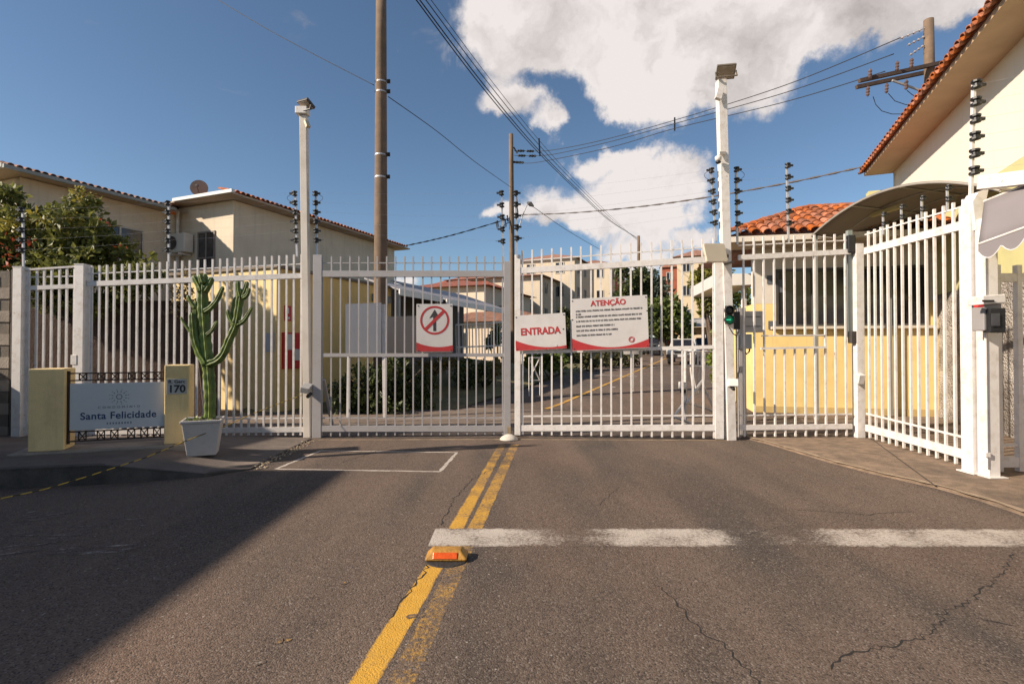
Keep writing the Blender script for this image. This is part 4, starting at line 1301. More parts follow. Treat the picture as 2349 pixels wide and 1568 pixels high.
tc2, bc, ztc = upole('slim concrete utility pole with a lamp arm behind the meeting of the gate leaves', 1176, 28.0, 308, .17, .115, du=-.1)
Yc = 28.0
for k, (v, u2) in enumerate(((346, 1262), (357, 1268), (372, 1235))):
    a = U(1179, v, Yc); c = U(u2 - 40, v + (1 if k < 2 else 1), Yc)
    mb = MB(); mb.tube([a, c], .012, 5); mb.build('fixing_wire', wire_mat, tc2)
    for f in (.35, .85):
        mb = MB(); mb.lathe([(.02, -.22), (.07, -.15), (.05, -.08), (.075, 0), (.05, .08), (.07, .15), (.02, .22)], a.lerp(c, f), (c - a), n=8); mb.build('insulator', black, tc2)
mb = MB(); mb.tube([U(1178, 338, Yc), U(1186, 352, Yc)], .04, 6); mb.build('bracket', dark_metal, tc2)
mb = MB(); mb.tube([U(1181, 545, Yc), U(1192, 515, Yc), U(1202, 485, Yc), U(1208, 471, Yc), U(1213, 468, Yc - .1)], .03, 6); arm = mb.build('lamp_arm', grey_metal, tc2)
mb = MB(); mb.tube([U(1210, 465, Yc - .1), U(1216, 468, Yc - .2), U(1223, 473, Yc - .3)], [.06, .13, .05], 8); mb.build('lamp_head', dark_metal, arm)
for (u, v) in ((1150, 505), (1158, 512), (1163, 500), (1183, 455), (1185, 480), (1184, 520), (1140, 512)):
    mb = MB(); mb.tube([U(u, v - 6, Yc - .1), U(u + 2, v + 8, Yc - .1)], .05, 6); mb.build('cable_clamp', black, tc2)
mb = MB(); mb.tube([U(1137, 508, Yc), U(1140, 525, Yc), U(1147, 518, Yc), U(1150, 532, Yc), U(1157, 515, Yc), U(1172, 508, Yc)], .025, 5); mb.build('drip_loop', wire_mat, tc2)

Yf = 62.0
tf, bf, _ = upole('far thin utility pole where the four street cables end', 1465, Yf, 541, .22, .16)
tr2, br_, ztr = upole('concrete utility pole with a crossarm rising behind the big house roof', 2142, 15.2, 46, .16, .125, z0=.03, du=-.06)
Yr = 15.2
for dv in (0, 22):
    a, c = U(1970 - dv * .3, 186 + dv * .65, Yr - .25 + dv * .02), U(2170, 142 + dv * .65, Yr - .1 + dv * .02)
    mb = MB(); mb.beam(a, c, .1, .1); mb.build('crossarm', M('crossarm_wood', (.075, .05, .038), .85, .3, 6, .1), tr2)
mb = MB(); mb.beam(U(2046, 185, Yr - .3), U(2130, 215, Yr - .2), .04, .05); mb.build('arm_brace', grey_metal, tr2)
for (u, v) in ((1995, 170), (2057, 152), (2090, 145), (1990, 210), (2033, 203), (2078, 195)):
    mb = MB(); mb.lathe([(.02, -.14), (.05, -.1), (.032, -.06), (.055, -.02), (.032, .03), (.055, .07), (.02, .14)], U(u, v, Yr - .35), (.05, 0, 1), n=10); mb.build('insulator', M('brown_porcelain', (.13, .085, .075), .25, .4, 12, 0), tr2)
for (u0, v0, u1, v1) in ((2062, 90, 2128, 62), (2080, 105, 2132, 78), (2085, 128, 2128, 98)):
    mb = MB(); mb.tube([U(u0, v0, Yr), U(u1, v1, Yr)], .012, 5)
    for f in (.1, .3, .5, .7, .9):
        mb.lathe([(.012, -.02), (.042, 0), (.012, .02)], U(u0, v0, Yr).lerp(U(u1, v1, Yr), f), U(u1, v1, Yr) - U(u0, v0, Yr), n=8)
    mb.build('strain_insulator', M('grey_porcelain', (.3, .27, .26), .3, .2, 12, 0), tr2)
for pts in (((2002, 222), (2008, 240), (2022, 255), (2045, 262), (2075, 262)), ((2037, 215), (2052, 232), (2075, 240), (2090, 242)), ((2080, 208), (2092, 218), (2105, 224))):
    mb = MB(); mb.tube([U(u, v, Yr - .3) for u, v in pts], .01, 5); mb.build('drop_wire', wire_mat, tr2)


def smooth_path(P, m=8):
    path = []
    for i in range(len(P) - 1):
        a = P[max(i - 1, 0)]; b_ = P[i]; c_ = P[i + 1]; d_ = P[min(i + 2, len(P) - 1)]
        for k in range(m):
            f = k / m
            path.append(.5 * ((2 * b_) + (c_ - a) * f + (2 * a - 5 * b_ + 4 * c_ - d_) * f * f + (3 * b_ - a - 3 * c_ + d_) * f ** 3))
    path.append(P[-1])
    return path


def cable(label, frame_pts, p0, p1, r, group=None, mat=wire_mat, twist=False):
    """cable hanging in the vertical plane through plan points p0 and p1; sag read off the frame"""
    P = []
    d = (p1[0] - p0[0], p1[1] - p0[1])
    for (u, v) in frame_pts:
        k = (u - CX) / F
        s = (k * p0[1] - p0[0]) / (d[0] - k * d[1])
        P.append(U(u, v, p0[1] + d[1] * s))
    path = smooth_path(P, 14)
    rr = [r * (1 + (.45 * math.sin(i * 2.1) if twist else 0)) for i in range(len(path))]
    mb = MB(); mb.tube(path, rr, 6)
    return tag(mb.build('cable', mat, smooth=True), label, 'cable', group)


far = ((1465 - CX) / F * Yf, Yf)
for k, (du, dv, r) in enumerate(((0, 0, .016), (8, 0, .016), (22, 2, .012), (34, 4, .008))):
    cable('black overhead street cable sloping down to the far pole', [(948 + du, -8), (1103 + du, 197 + dv * .5), (1222 + du * .8, 337), (1315 + du * .6, 430), (1400 + du * .4, 508), (1461, 545 + k * 2)],
          (-2.1 + k * .25, 12.0), far, r, 'four overhead street cables')
ctr = (bc.x, 28.0); rgt = (br_.x, 15.2)
for pts in (((1225, 347), (1270, 344), (1380, 322), (1547, 276), (1800, 196), (2065, 87)), ((1225, 358), (1275, 353), (1400, 325), (1547, 284), (1800, 213), (2050, 124)), ((1190, 373), (1235, 372), (1400, 338), (1547, 295), (1800, 234), (2030, 164))):
    cable('black power cable between the slim pole and the crossarm pole', pts, ctr, rgt, .014, 'three power cables across the street')
mb = MB(); mb.beam(U(1547, 270, 21.5), U(1547, 300, 21.5), .05, .05, up=(0, 1, 0)); tag(mb.build('cable_spacer', black), 'black spacer clipped across the three power cables', 'spacer')
mb = MB(); mb.beam(U(1236, 318, 21), U(1238, 358, 21), .06, .06, up=(0, 1, 0)); tag(mb.build('cable_spacer', black), 'black spacer hanging on the four street cables', 'spacer')
cable('thin dark cable from the thick pole to the slim pole', [(890, 222), (1000, 300), (1090, 372), (1172, 430)], (xp, yp), ctr, .012)
cable('thin dark cable rising from the thick pole out of the picture', [(470, -18), (600, 60), (720, 125), (858, 196)], (-9.5, 16.0), (xp, yp), .01)
cable('twisted dark cable from the left house eave to the slim pole', [(918, 566), (985, 552), (1060, 533), (1172, 500)], (-5.35, 25.2), ctr, .03, twist=True)
tw = M('twisted_cable_grey', (.09, .07, .065), .6, .4, 14, 0)
cable('twisted grey cable from the slim pole to the big house eave', [(1180, 493), (1300, 489), (1450, 476), (1600, 456), (1800, 421), (1983, 382)], ctr, (9.9, 14.6), .026, mat=tw, twist=True)
cable('thin cable falling from the lamp arm to the street', [(1222, 474), (1300, 528), (1375, 572)], ctr, (9, 50), .016)

# ================================================================== tiles
def make_tile(L_=.44, w0=.105, w1=.085, th=.016, mat=tile_mat, n=6):
    """curved clay tile, mouth at y = 0, running up along +y"""
    mb = MB(); rows_ = []
    for (y, w) in ((0, w0), (L_, w1)):
        rows_.append([V(math.cos(math.pi * k / n) * w, y, math.sin(math.pi * k / n) * w * .85) for k in range(n + 1)])
        rows_.append([V(math.cos(math.pi * k / n) * (w - th), y, math.sin(math.pi * k / n) * (w - th) * .85) for k in range(n + 1)])
    o0, i0, o1, i1 = rows_
    m_ = n + 1
    vs_ = o0 + i0 + o1 + i1
    fs_ = []
    for k in range(n):
        fs_ += [(k, k + 1, 2 * m_ + k + 1, 2 * m_ + k), (m_ + k + 1, m_ + k, 3 * m_ + k, 3 * m_ + k + 1), (k + 1, k, m_ + k, m_ + k + 1), (2 * m_ + k, 2 * m_ + k + 1, 3 * m_ + k + 1, 3 * m_ + k)]
    mb.add(vs_, fs_)
    o = mb.build('tile_src', mat, smooth=False)
    me = o.data; bpy.data.objects.remove(o)
    return me


TILE = make_tile()
TILE_D = make_tile(w0=.075, w1=.062, mat=tile_dark)
TILE_S = make_tile(w0=.08, w1=.066, mat=tile_mat)


def tile_rows(parent, start, along, slope_dir, n, spacing, courses, mesh=TILE, pitch=.36, lim=None, lift=.0):
    """cover tiles laid in rows up the slope; lim(i, j) says whether a tile belongs to the roof"""
    along = Vector(along).normalized(); sl = Vector(slope_dir).normalized()
    nr = along.cross(sl).normalized()
    if nr.z < 0: nr = -nr
    x = sl.cross(nr).normalized()
    for i in range(n):
        for j in range(courses):
            if lim and not lim(i, j): continue
            p = Vector(start) + along * ((i + .5) * spacing + random.uniform(-.008, .008)) + sl * (j * pitch) + nr * (lift + .012 * (1 if True else 0))
            tl_ = (sl + nr * (-.035 + random.uniform(-.012, .012)) + x * random.uniform(-.02, .02)).normalized()
            xx = tl_.cross(nr).normalized(); zz_ = xx.cross(tl_)
            m = Matrix((xx, tl_, zz_)).transposed().to_4x4(); m.translation = p
            inst(mesh, 'tile', parent, m)


def pan_rows(parent, start, along, slope_dir, n, spacing, mesh=TILE):
    """channel tiles, hollow side up, whose mouths hang past the eave"""
    along = Vector(along).normalized(); sl = Vector(slope_dir).normalized()
    nr = along.cross(sl).normalized()
    if nr.z < 0: nr = -nr
    for i in range(n):
        p = Vector(start) + along * ((i + .5) * spacing + random.uniform(-.008, .008))
        x = sl.cross(nr).normalized()
        m = Matrix((-x, sl, -nr)).transposed().to_4x4(); m.translation = p
        inst(mesh, 'channel_tile', parent, m)


def wall_quad(mb, a, c, z0, z1, thick, nrm):
    a, c = Vector(a), Vector(c)
    mb.prism([a + UP * z0, c + UP * z0, c + UP * z1, a + UP * z1], -Vector(nrm) * thick)


def window(parent, a, c, z0, z1, nrm, frame=white, pane=glass, mull=1, trans=None, depth=.05, fw=.05, name='window'):
    """frame standing 2 cm proud with a recessed pane; a, c plan ends on the wall face"""
    a, c, nrm = Vector(a), Vector(c), Vector(nrm)
    a = Vector((a.x, a.y, 0)); c = Vector((c.x, c.y, 0))
    d = (c - a).normalized(); o = nrm * .012
    mb = MB()
    for zz_ in (z0 + fw / 2, z1 - fw / 2):
        mb.beam(a + o + UP * zz_, c + o + UP * zz_, depth, fw)
    ks = [fw / 2 / (c - a).length] + [(k + 1) / (mull + 1) for k in range(mull)] + [1 - fw / 2 / (c - a).length]
    for f in ks:
        p = a.lerp(c, f) + o
        mb.beam(p + UP * (z0 + fw), p + UP * (z1 - fw), fw, depth - .004, up=nrm)
    if trans:
        for tz in trans:
            mb.beam(a + o + d * fw + UP * (z0 + (z1 - z0) * tz), c + o - d * fw + UP * (z0 + (z1 - z0) * tz), depth - .008, fw * .7)
    w = mb.build(name, frame, parent)
    mb = MB(); mb.prism([a + nrm * .004 + UP * z0, c + nrm * .004 + UP * z0, c + nrm * .004 + UP * z1, a + nrm * .004 + UP * z1], nrm * .006)
    mb.build('pane', pane, w)
    return w


# ================================================================== left house
NL = -DN                      # pointing left
E1 = V(-8.58, 16.0); E2 = E1 + DS * 9.8                      # eave line of the long side
inn = NL * .55
t = thing('house', 'two storey cream house with brown and red tiled eaves behind the left fence', 'house', (E1.x, E1.y, 0))
W1 = E1 + NL * .55 + DS * .5; W2 = W1 + DS * 8.8               # wall corner under the eave
zE = 6.37
zW = 6.12
WI = W1 + NL * 2.55                                            # inner corner
WW = WI - DS * 4.3                                             # wing front corner
mb = MB(); wall_quad(mb, W1, W2, 0, zE - .12, .2, DN); wall_quad(mb, WI + DS * .01, W1 - DN * .003, 0, zE - .12, .2, -DS); mb.build('wall', cream, t)
mb = MB(); wall_quad(mb, WW, WI - DS * .003, 0, zW - .12, .2, DN); wall_quad(mb, WW + NL * 7, WW - DN * .003, 0, zW - .12, .2, -DS); mb.build('wall', cream, t, label='cream wall of the wing with a window')
# soffits
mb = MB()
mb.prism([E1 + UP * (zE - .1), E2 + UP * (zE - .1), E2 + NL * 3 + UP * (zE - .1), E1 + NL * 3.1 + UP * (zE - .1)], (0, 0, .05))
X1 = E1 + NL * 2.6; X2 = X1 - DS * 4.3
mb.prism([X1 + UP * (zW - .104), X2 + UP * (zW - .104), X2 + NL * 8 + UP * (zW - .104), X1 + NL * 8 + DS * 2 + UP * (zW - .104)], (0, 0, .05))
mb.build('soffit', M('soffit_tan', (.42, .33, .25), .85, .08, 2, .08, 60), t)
# hip roofs
sl = .27
mb = MB()
r1 = E1 + NL * 3.3 + DS * 3.3; r2 = E2 + NL * 3.3 - DS * 3.3
zr_ = zE + 3.3 * sl
mb.add([E1 + UP * (zE - .05), E2 + UP * (zE - .05), r2 + UP * zr_, r1 + UP * zr_, E1 + NL * 6.6 + UP * (zE - .05), E2 + NL * 6.6 + UP * (zE - .05)],
       [(0, 1, 2, 3), (0, 3, 4), (1, 5, 2), (3, 2, 5, 4)])
mb.build('roof', tile_mat, t)
mb = MB()
q1 = X2 + NL * 3.0 + DS * 3.0; q2 = X1 + NL * 3.0 + DS * 4
zq = zW + 3.0 * .26
mb.add([X2 + UP * (zW - .048), X1 + DS * 2 + UP * (zW - .048), q2 + UP * zq, q1 + UP * zq, X2 + NL * 7 + UP * (zW - .048), q1 + NL * 4 + UP * zq],
       [(0, 1, 2, 3), (0, 3, 5, 4)])
mb.build('roof', tile_dark, t, label='weathered brown tiled roof of the wing')
tile_rows(t, E1 + UP * (zE - .03) + DS * .1, DS, NL + UP * sl, 50, .19, 2, TILE_S, .38)
tile_rows(t, X2 + UP * (zW - .03), DS, NL + UP * .26, 24, .18, 2, TILE_D, .38)
# gutters
gut = M('gutter_paint', (.26, .27, .25), .5, .08, 4, 0)
mb = MB(); mb.beam(E1 + DN * .03 + UP * (zE - .02), E1 + NL * 2.6 + UP * (zE - .04) - DS * .02, .12, .1); mb.build('gutter', M('white_gutter', (.62, .63, .62), .5, .06, 4, 0), t)
mb = MB(); mb.beam(X2 + DN * .06 - DS * .1 + UP * (zW - .09), X1 + DN * .06 + UP * (zW - .09), .1, .09); mb.beam(X2 - DS * .06 + NL * 7 + UP * (zW - .06), X2 - DS * .06 + DN * .02 + UP * (zW - .06), .1, .1); mb.build('gutter', gut, t)
mb = MB(); mb.tube([WI + DN * .12 - DS * .12 + UP * (zE - .2), WI + DN * .12 - DS * .12], .05, 8); mb.build('downpipe', white, t)
wh = M('window_aluminium', (.50, .46, .40), .5, .06, 4, 0)
# wing window (faces right), inner window (faces front)
a = WW + DS * 1.75; c = WW + DS * 3.15
w_ = window(t, a, c, 3.9, 5.25, DN, wh, M('window_grey', (.06, .055, .055), .15, .5, 3, 0), 1, (.45,))
a = WI - NL * .95; c = WI - NL * 1.75
window(t, a, c, 3.9, 5.35, -DS, M('window_iron', (.22, .19, .17), .5, .1, 6, 0), M('window_grey', (.06, .055, .055), .15, .5, 3, 0), 1, (.4,))
mb = MB(); mb.beam(WI - NL * .85 - DS * .06 + UP * 3.86, WI - NL * 1.85 - DS * .06 + UP * 3.86, .16, .06); mb.build('sill', cream, t)
# air conditioner
ac = thing('air_conditioner', 'white wall-mounted air conditioner unit on the left house', 'air conditioner', WI + DN * .45 - DS * .3 + UP * 4.6)
ca = WI + DN * .40 - DS * .22 + UP * 4.98
mz = Matrix((DN, DS, UP)).transposed()
mb = MB(); mb.box(ca, (.8, .32, .62), mz); mb.build('case', M('ac_white', (.6, .57, .52), .5, .05, 4, 0), ac, bevel=.02)
mb = MB(); mb.lathe([(.2, 0), (.22, .02), (.2, .03)], ca - DS * .165 - DN * .16, -DS, n=20); mb.build('fan_grille', dark_metal, ac)
mb = MB(); mb.box(ca - UP * .36 + DN * .2, (.06, .4, .06), mz); mb.box(ca - UP * .36 - DN * .2, (.06, .4, .06), mz); mb.build('bracket', white, ac)
# satellite dish
dc = U(457, 432, 17.2)
sd_ = thing('satellite_dish', 'round grey-brown satellite dish on the left house roof', 'satellite dish', dc - UP * .45)
mb = MB(); prof = [(.0, .0), (.1, .008), (.2, .03), (.27, .06)]
mb.lathe([(r if r > 0 else .001, h * .4) for r, h in prof], dc, V(.3, -1, .05), n=28); o = mb.build('dish', M('dish_brown', (.22, .16, .13), .9, .15, 5, .02), sd_)
mb = MB(); mb.tube([dc + V(0, .02, -.02), dc - UP * .46 + V(0, .1, 0)], .025, 7); mb.build('mast', dark_metal, sd_)
mb = MB(); mb.tube([dc - UP * .2, dc + V(.1, -.3, -.02)], .012, 5); mb.box(dc + V(.1, -.3, 0), (.08, .08, .05)); mb.build('feed_arm', dark_metal, sd_)

# ================================================================== yellow utility building, left inside
K = V((634 - CX) / F * 12.4, 12.4)
t = thing('utility_building', 'low flat-roofed yellow utility building inside the left fence', 'building', (K.x, K.y, 0))
zt_ = 3.42
mb = MB(); wall_quad(mb, K, K + DS * 4.6, -.05, zt_, 2.0, DN); mb.build('wall', ochre, t)
mb = MB(); wall_quad(mb, K + NL * 3.6 - DS * .003, K - DN * .004 - DS * .003, -.05, zt_ + .003, .12, -DS); mb.build('wall', M('beige_render', (.76, .58, .29), .85, .06, 1.5, .08, 90, grime=(.45, .35, .2), gscale=1.2, gamt=.4), t, label='beige front wall')
mb = MB(); mb.prism([K - DS * .06 + DN * .06 + UP * (zt_ + .004), K + DS * 4.7 + DN * .06 + UP * (zt_ + .004), K + DS * 4.7 + NL * 3.7 + UP * (zt_ + .004), K - DS * .06 + NL * 3.7 + UP * (zt_ + .004)], (0, 0, .07)); mb.build('roof_slab', M('slab_brown', (.2, .16, .12), .9, .2, 4, .1), t)
mb = MB(); p = K + DS * 3.6 + DN * .03; mb.beam(p + UP * 3.05, p + DS * .9 + UP * 3.05, .05, .22); mb.build('vent', M('vent_grey', (.2, .22, .22), .6, .2, 6, 0), t)
mb = MB(); wall_quad(mb, K + NL * 5.2 - DS * -.25, K + NL * 3.62 - DS * -.25, -.05, 2.4, .05, -DS); mb.build('shutter', M('teal_shutter', (.055, .075, .075), .6, .2, 4, 0), t)
mb = MB()
for k in range(16):
    p = K + NL * 5.2 + DS * .24 + UP * (.1 + k * .145); q = K + NL * 3.64 + DS * .24 + UP * (.1 + k * .145)
    mb.beam(p, q, .02, .05)
mb.build('shutter_slats', M('teal_slat', (.10, .12, .12), .6, .2, 4, 0), t)
# hydrant cabinet, hydrant sign, papers on the right-hand wall
cab = thing('hydrant_cabinet', 'red and white hydrant cabinet on the yellow wall', 'hydrant cabinet', K + DS * .16 + DN * .05 + UP * 1.0)
p0 = K + DS * .16 + DN * .06
mb = MB(); wall_quad(mb, p0, p0 + DS * .72, 1.02, 1.9, .1, DN); mb.build('case', red, cab, bevel=.006)
mb = MB(); wall_quad(mb, p0 + DN * .012 + DS * .05, p0 + DN * .012 + DS * .28, 1.48, 1.86, .01, DN); mb.build('panel', board, cab)
mb = MB(); wall_quad(mb, p0 + DN * .012 + DS * .33, p0 + DN * .012 + DS * .68, 1.22, 1.5, .01, DN); mb.build('panel', board, cab)
hs = thing('hydrant_sign', 'small red hydrant sign on the yellow wall above the cabinet', 'sign', K + DS * .5 + DN * .01 + UP * 2.2)
mb = MB(); wall_quad(mb, K + DS * .22 + DN * .016, K + DS * .44 + DN * .016, 2.18, 2.55, .012, DN); mb.build('plate', red, hs)
mb = MB(); wall_quad(mb, K + DS * .30 + DN * .019, K + DS * .36 + DN * .019, 2.36, 2.5, .003, DN); wall_quad(mb, K + DS * .27 + DN * .019, K + DS * .39 + DN * .019, 2.22, 2.28, .003, DN); mb.build('pictogram', board, hs)
ns = thing('notice_sheet', 'pale grey notice sheet on the corner of the yellow building', 'notice', K - DS * .01 + NL * .2 + UP * 1.5)
mb = MB(); wall_quad(mb, K - DS * .015 + NL * .06, K - DS * .015 + NL * .36, 1.43, 1.88, .008, -DS); mb.build('sheet', M('sheet_grey', (.40, .42, .44), .6, .05, 6, 0), ns)
ns['label'] = 'pale grey notice sheet on the beige front of the yellow building'

# grey boards and the post behind the left leaf
t = thing('panel_board', 'large blank grey board on a white post before the yellow building', 'board', (U(880, 950, 11.3).x, 11.3, 0))
mb = MB(); mb.prism([U(792, 697, 11.2), U(874, 694, 11.35), U(874, 812, 11.35), U(792, 812, 11.2)], (.0, .03, 0)); mb.build('board', M('grey_board', (.36, .365, .39), .5, .04, 1.5, .01), t)
mb = MB(); mb.beam((U(882, 950, 11.4).x, 11.42, 0), U(879, 698, 11.42), .07, .07, up=(0, 1, 0)); mb.beam((U(800, 950, 11.4).x, 11.32, 0), (U(800, 700, 11.3).x, 11.32, 2.45), .05, .05, up=(0, 1, 0)); mb.build('post', white, t)
t = thing('panel_wall', 'blank grey sheet wall behind the crossed-out arrow sign', 'wall', (U(920, 900, 14).x, 14, 0))
mb = MB(); mb.prism([U(882, 726, 13.2), U(1036, 722, 15.0), U(1036, 809, 15.0), U(882, 812, 13.2)], (0, .05, 0)); mb.build('sheet', M('grey_sheet', (.30, .275, .26), .6, .06, 2, .02), t)
mb = MB(); mb.beam((U(912, 900, 13.7).x, 13.7, 0), (U(912, 800, 13.7).x, 13.7, 2.1), .06, .06, up=(0, 1, 0)); mb.beam((U(1010, 900, 14.7).x, 14.72, 0), (U(1010, 800, 14.7).x, 14.72, 2.1), .06, .06, up=(0, 1, 0)); mb.build('post', white, t)
mb = MB(); mb.prism([U(1003, 812, 11.6), U(1035, 812, 11.6), U(1035, 815, 11.6), U(1003, 815, 11.6)], (0, .05, 0))
# loose white sheeting lump on the carport
t = thing('carport', 'long low grey-roofed carport with a white fascia behind the left gate leaf', 'carport', V(-3.73, 15.8))
c0 = V(-3.75, 15.9)
roofg = M('carport_sheet', (.33, .31, .32), .55, .08, 2.5, .04, 20, grime=(.22, .2, .19), gscale=1.5, gamt=.5)
for k, (t0, t1, dz) in enumerate(((.5, 3.2, 0), (3.5, 9.5, -.05))):
    a = c0 + DS * t0; c = c0 + DS * t1
    mb = MB(); mb.prism([a + UP * (3.34 + dz), c + UP * (3.34 + dz), c + NL * (1.3 + k * 1.1) + UP * (3.75 + .4 * k + dz), a + NL * (1.3 + k * 1.1) + UP * (3.75 + .4 * k + dz)], (0, 0, .05)); mb.build('roof_sheet', roofg, t)
    mb = MB(); mb.beam(a + DN * .04 + UP * (3.28 + dz), c + DN * .04 + UP * (3.28 + dz), .05, .2); mb.build('fascia', M('fascia_white', (.74, .72, .68), .5, .05, 3, 0), t)
    for f in (.06, .94):
        p = a.lerp(c, f) + NL * .1
        mb = MB(); mb.beam(p, p + UP * (3.3 + dz), .09, .09, up=DS); mb.build('post', grey_metal, t)
mb = MB(); wall_quad(mb, c0 + NL * 2.3 + DS * 3.0, c0 + NL * 2.3 + DS * 9.4, 0, 4.0, .1, DN); mb.build('back_wall', M('carport_back', (.13, .115, .105), .9, .2, 2, .05), t)

# ================================================================== guardhouse
gt = R(12)
gd = V(math.cos(gt), -math.sin(gt)); gn = V(-math.sin(gt), -math.cos(gt))      # along the front, towards the street
g0 = V((1727 - CX) / F * 12.35, 12.35)
glen = 4.1
t = thing('guardhouse', 'yellow guardhouse with a wide dark window and an orange tiled hip roof', 'guardhouse', (g0.x, g0.y, 0))
zs, zw, ztop = 1.96, 3.36, 3.92
g1 = g0 + gd * glen
mb = MB(); wall_quad(mb, g0, g1, 0, zs, .18, gn); mb.build('wall', yellow, t, label='yellow lower wall')
mb = MB(); wall_quad(mb, g0 - gn * 3.2, g0 - gn * .004 + gd * -.003, 0, zs + .6, .18, -gd); mb.build('wall', yellow, t)
upw = M('guard_white', (.64, .58, .5), .85, .05, 2, .06, 90, grime=(.45, .38, .3), gscale=1.5, gamt=.4)
wa, wb = g0 + gd * .50, g0 + gd * 3.6
for (pa, pb, z0_, th_) in ((g0 + gd * .003, wa, zs + .604, .178), (wb, g1, zs + .604, .178), (wa, wb, zw, .176)):
    mb = MB(); wall_quad(mb, pa, pb, z0_, ztop, th_, gn); mb.build('wall', upw, t, label='off-white upper wall')
for (pa, pb) in ((g0 + gd * .002, wa), (wb, g1)):
    mb = MB(); wall_quad(mb, pa, pb, zs + .002, zs + .602, .179, gn); mb.build('wall', yellow, t)
mb = MB(); mb.beam(wa - gd * .12 + gn * .04 + UP * (zs + .03), wb + gd * .1 + gn * .04 + UP * (zs + .03), .22, .06); mb.build('sill', M('sill_stone', (.58, .5, .4), .7, .1, 5, .05), t)
window(t, wa, wb, zs + .06, zw, gn, M('guard_frame', (.06, .055, .05), .5, .2, 5, 0), glass, 3, None, .06, .05)
for (u, v, w, h, Y) in ((1772, 640, .2, .2, 12.15), (1790, 655, .16, .3, 12.12), (1776, 745, .22, .2, 12.15)):
    p = U(u, v, Y)
    f = (p - g0).dot(gd); zc = p.z; a = g0 + gd * (f - w / 2) + gn * .02; c = g0 + gd * (f + w / 2) + gn * .02
    mb = MB(); wall_quad(mb, a, c, zc - h / 2, zc + h / 2, .006, gn); mb.build('paper', M('window_paper', (.10, .11, .13), .7, .1, 6, 0), t)
# step band at the foot
mb = MB(); wall_quad(mb, g0 + gn * .006, g1 + gn * .006, 0, .16, .003, gn); mb.build('footing', M('footing', (.5, .36, .15), .9, .15, 4, .1), t)
# roof
e0 = V((1668 - CX) / F * 11.55, 11.55); zeave = U(1676, 541, 11.5).z
elen = 5.0
sl = math.tan(R(24)); run = 2.4
e1 = e0 + gd * elen
ridge0 = e0 + gd * run - gn * run; ridge1 = e1 - gn * run
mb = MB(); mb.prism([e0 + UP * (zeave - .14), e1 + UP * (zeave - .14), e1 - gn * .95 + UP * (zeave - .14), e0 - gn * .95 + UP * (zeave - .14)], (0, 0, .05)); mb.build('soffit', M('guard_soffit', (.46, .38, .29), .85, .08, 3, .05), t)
mb = MB(); mb.beam(e0 + gn * .02 + UP * (zeave - .08), e1 + gn * .02 + UP * (zeave - .08), .04, .12); mb.build('fascia', upw, t)
mb = MB(); mb.add([e0 + UP * zeave, e1 + UP * zeave, ridge1 + UP * (zeave + run * sl), ridge0 + UP * (zeave + run * sl), e0 - gn * 4.8 + UP * zeave, e1 - gn * 4.8 + UP * zeave],
                  [(0, 1, 2, 3), (0, 3, 4), (3, 2, 5, 4)]); mb.build('roof', tile_dark, t)
sp_ = .235; pit = .34
cs = math.cos(R(24))
tile_rows(t, e0 + UP * (zeave + .01) + gn * .06, gd, -gn + UP * sl, int(elen / sp_), sp_, 8, TILE, pit, lim=lambda i, j: (i + .5) * sp_ > (j * pit + .1) * cs and (j + 1) * pit * cs < run + .1, lift=.02)
hip = (ridge0 + UP * (zeave + run * sl)) - (e0 + UP * zeave)
hl = hip.length
for k in range(int(hl / .34)):
    p = e0 + UP * (zeave + .07) + hip.normalized() * (k * .34)
    sl_ = (hip.normalized() + UP * -.03).normalized(); x = sl_.cross(UP).normalized(); zz_ = x.cross(sl_)
    m = Matrix((x, sl_, zz_)).transposed().to_4x4(); m.translation = p
    inst(TILE, 'hip_tile', t, m @ Matrix.Scale(1.15, 4))
for k in range(7):
    p = ridge0 + UP * (zeave + run * sl + .05) + gd * (k * .36)
    x = gd.cross(UP).normalized()
    m = Matrix((x, gd, UP)).transposed().to_4x4(); m.translation = p
    inst(TILE, 'ridge_tile', t, m @ Matrix.Scale(1.15, 4))
# roofed porch left of the guardhouse
pt_ = thing('porch_roof', 'white flat porch slab on thin posts beside the guardhouse', 'porch', V(5.3, 14.5))
mb = MB(); mb.prism([U(1640, 628, 13.6), U(1738, 627, 13.2), U(1738, 652, 13.2), U(1640, 656, 13.6)], (.4, 3.0, 0)); mb.build('slab', M('porch_white', (.56, .54, .51), .7, .06, 3, .04), pt_)
for (u, Y) in ((1652, 13.8), (1714, 13.5)):
    x_ = (u - CX) / F * Y
    mb = MB(); mb.beam((x_, Y + .2, 0), (x_, Y + .2, 3.2), .1, .1, up=(0, 1, 0)); mb.build('post', white, pt_)

# barrel canopy over the pedestrian way
ca0, ca1 = V(6.25, 10.9), V(7.25, 7.75)
cd = (ca1 - ca0).normalized(); cn = V(-cd.y, cd.x)
if cn.x < 0: cn = -cn
t = thing('canopy', 'brown arched sheet canopy over the pedestrian way by the guardhouse', 'canopy', (ca0.x, ca0.y, 0))
rise = .5; zc0 = 3.88
canm = M('canopy_brown', (.21, .175, .15), .55, .12, 2, .03, 20, grime=(.15, .125, .105), gscale=2, gamt=.5)
rows_ = []
for i in range(21):
    f = i / 20; p = ca0.lerp(ca1, f) + UP * (zc0 + rise * 4 * f * (1 - f))
    rows_.append([p + cn * (2.3 * k / 6) for k in range(7)])
mb = MB(); mb.sheet(rows_); o = mb.build('sheet', canm, t, smooth=True)
md = o.modifiers.new('thick', 'SOLIDIFY'); md.thickness = .02
for k in (0, 2, 4, 6):
    mb = MB(); mb.tube([r[k] - UP * .03 for r in rows_], .016, 6); mb.build('rib', M('canopy_frame', (.36, .33, .29), .4, .1, 5, 0, metal=.2), t)
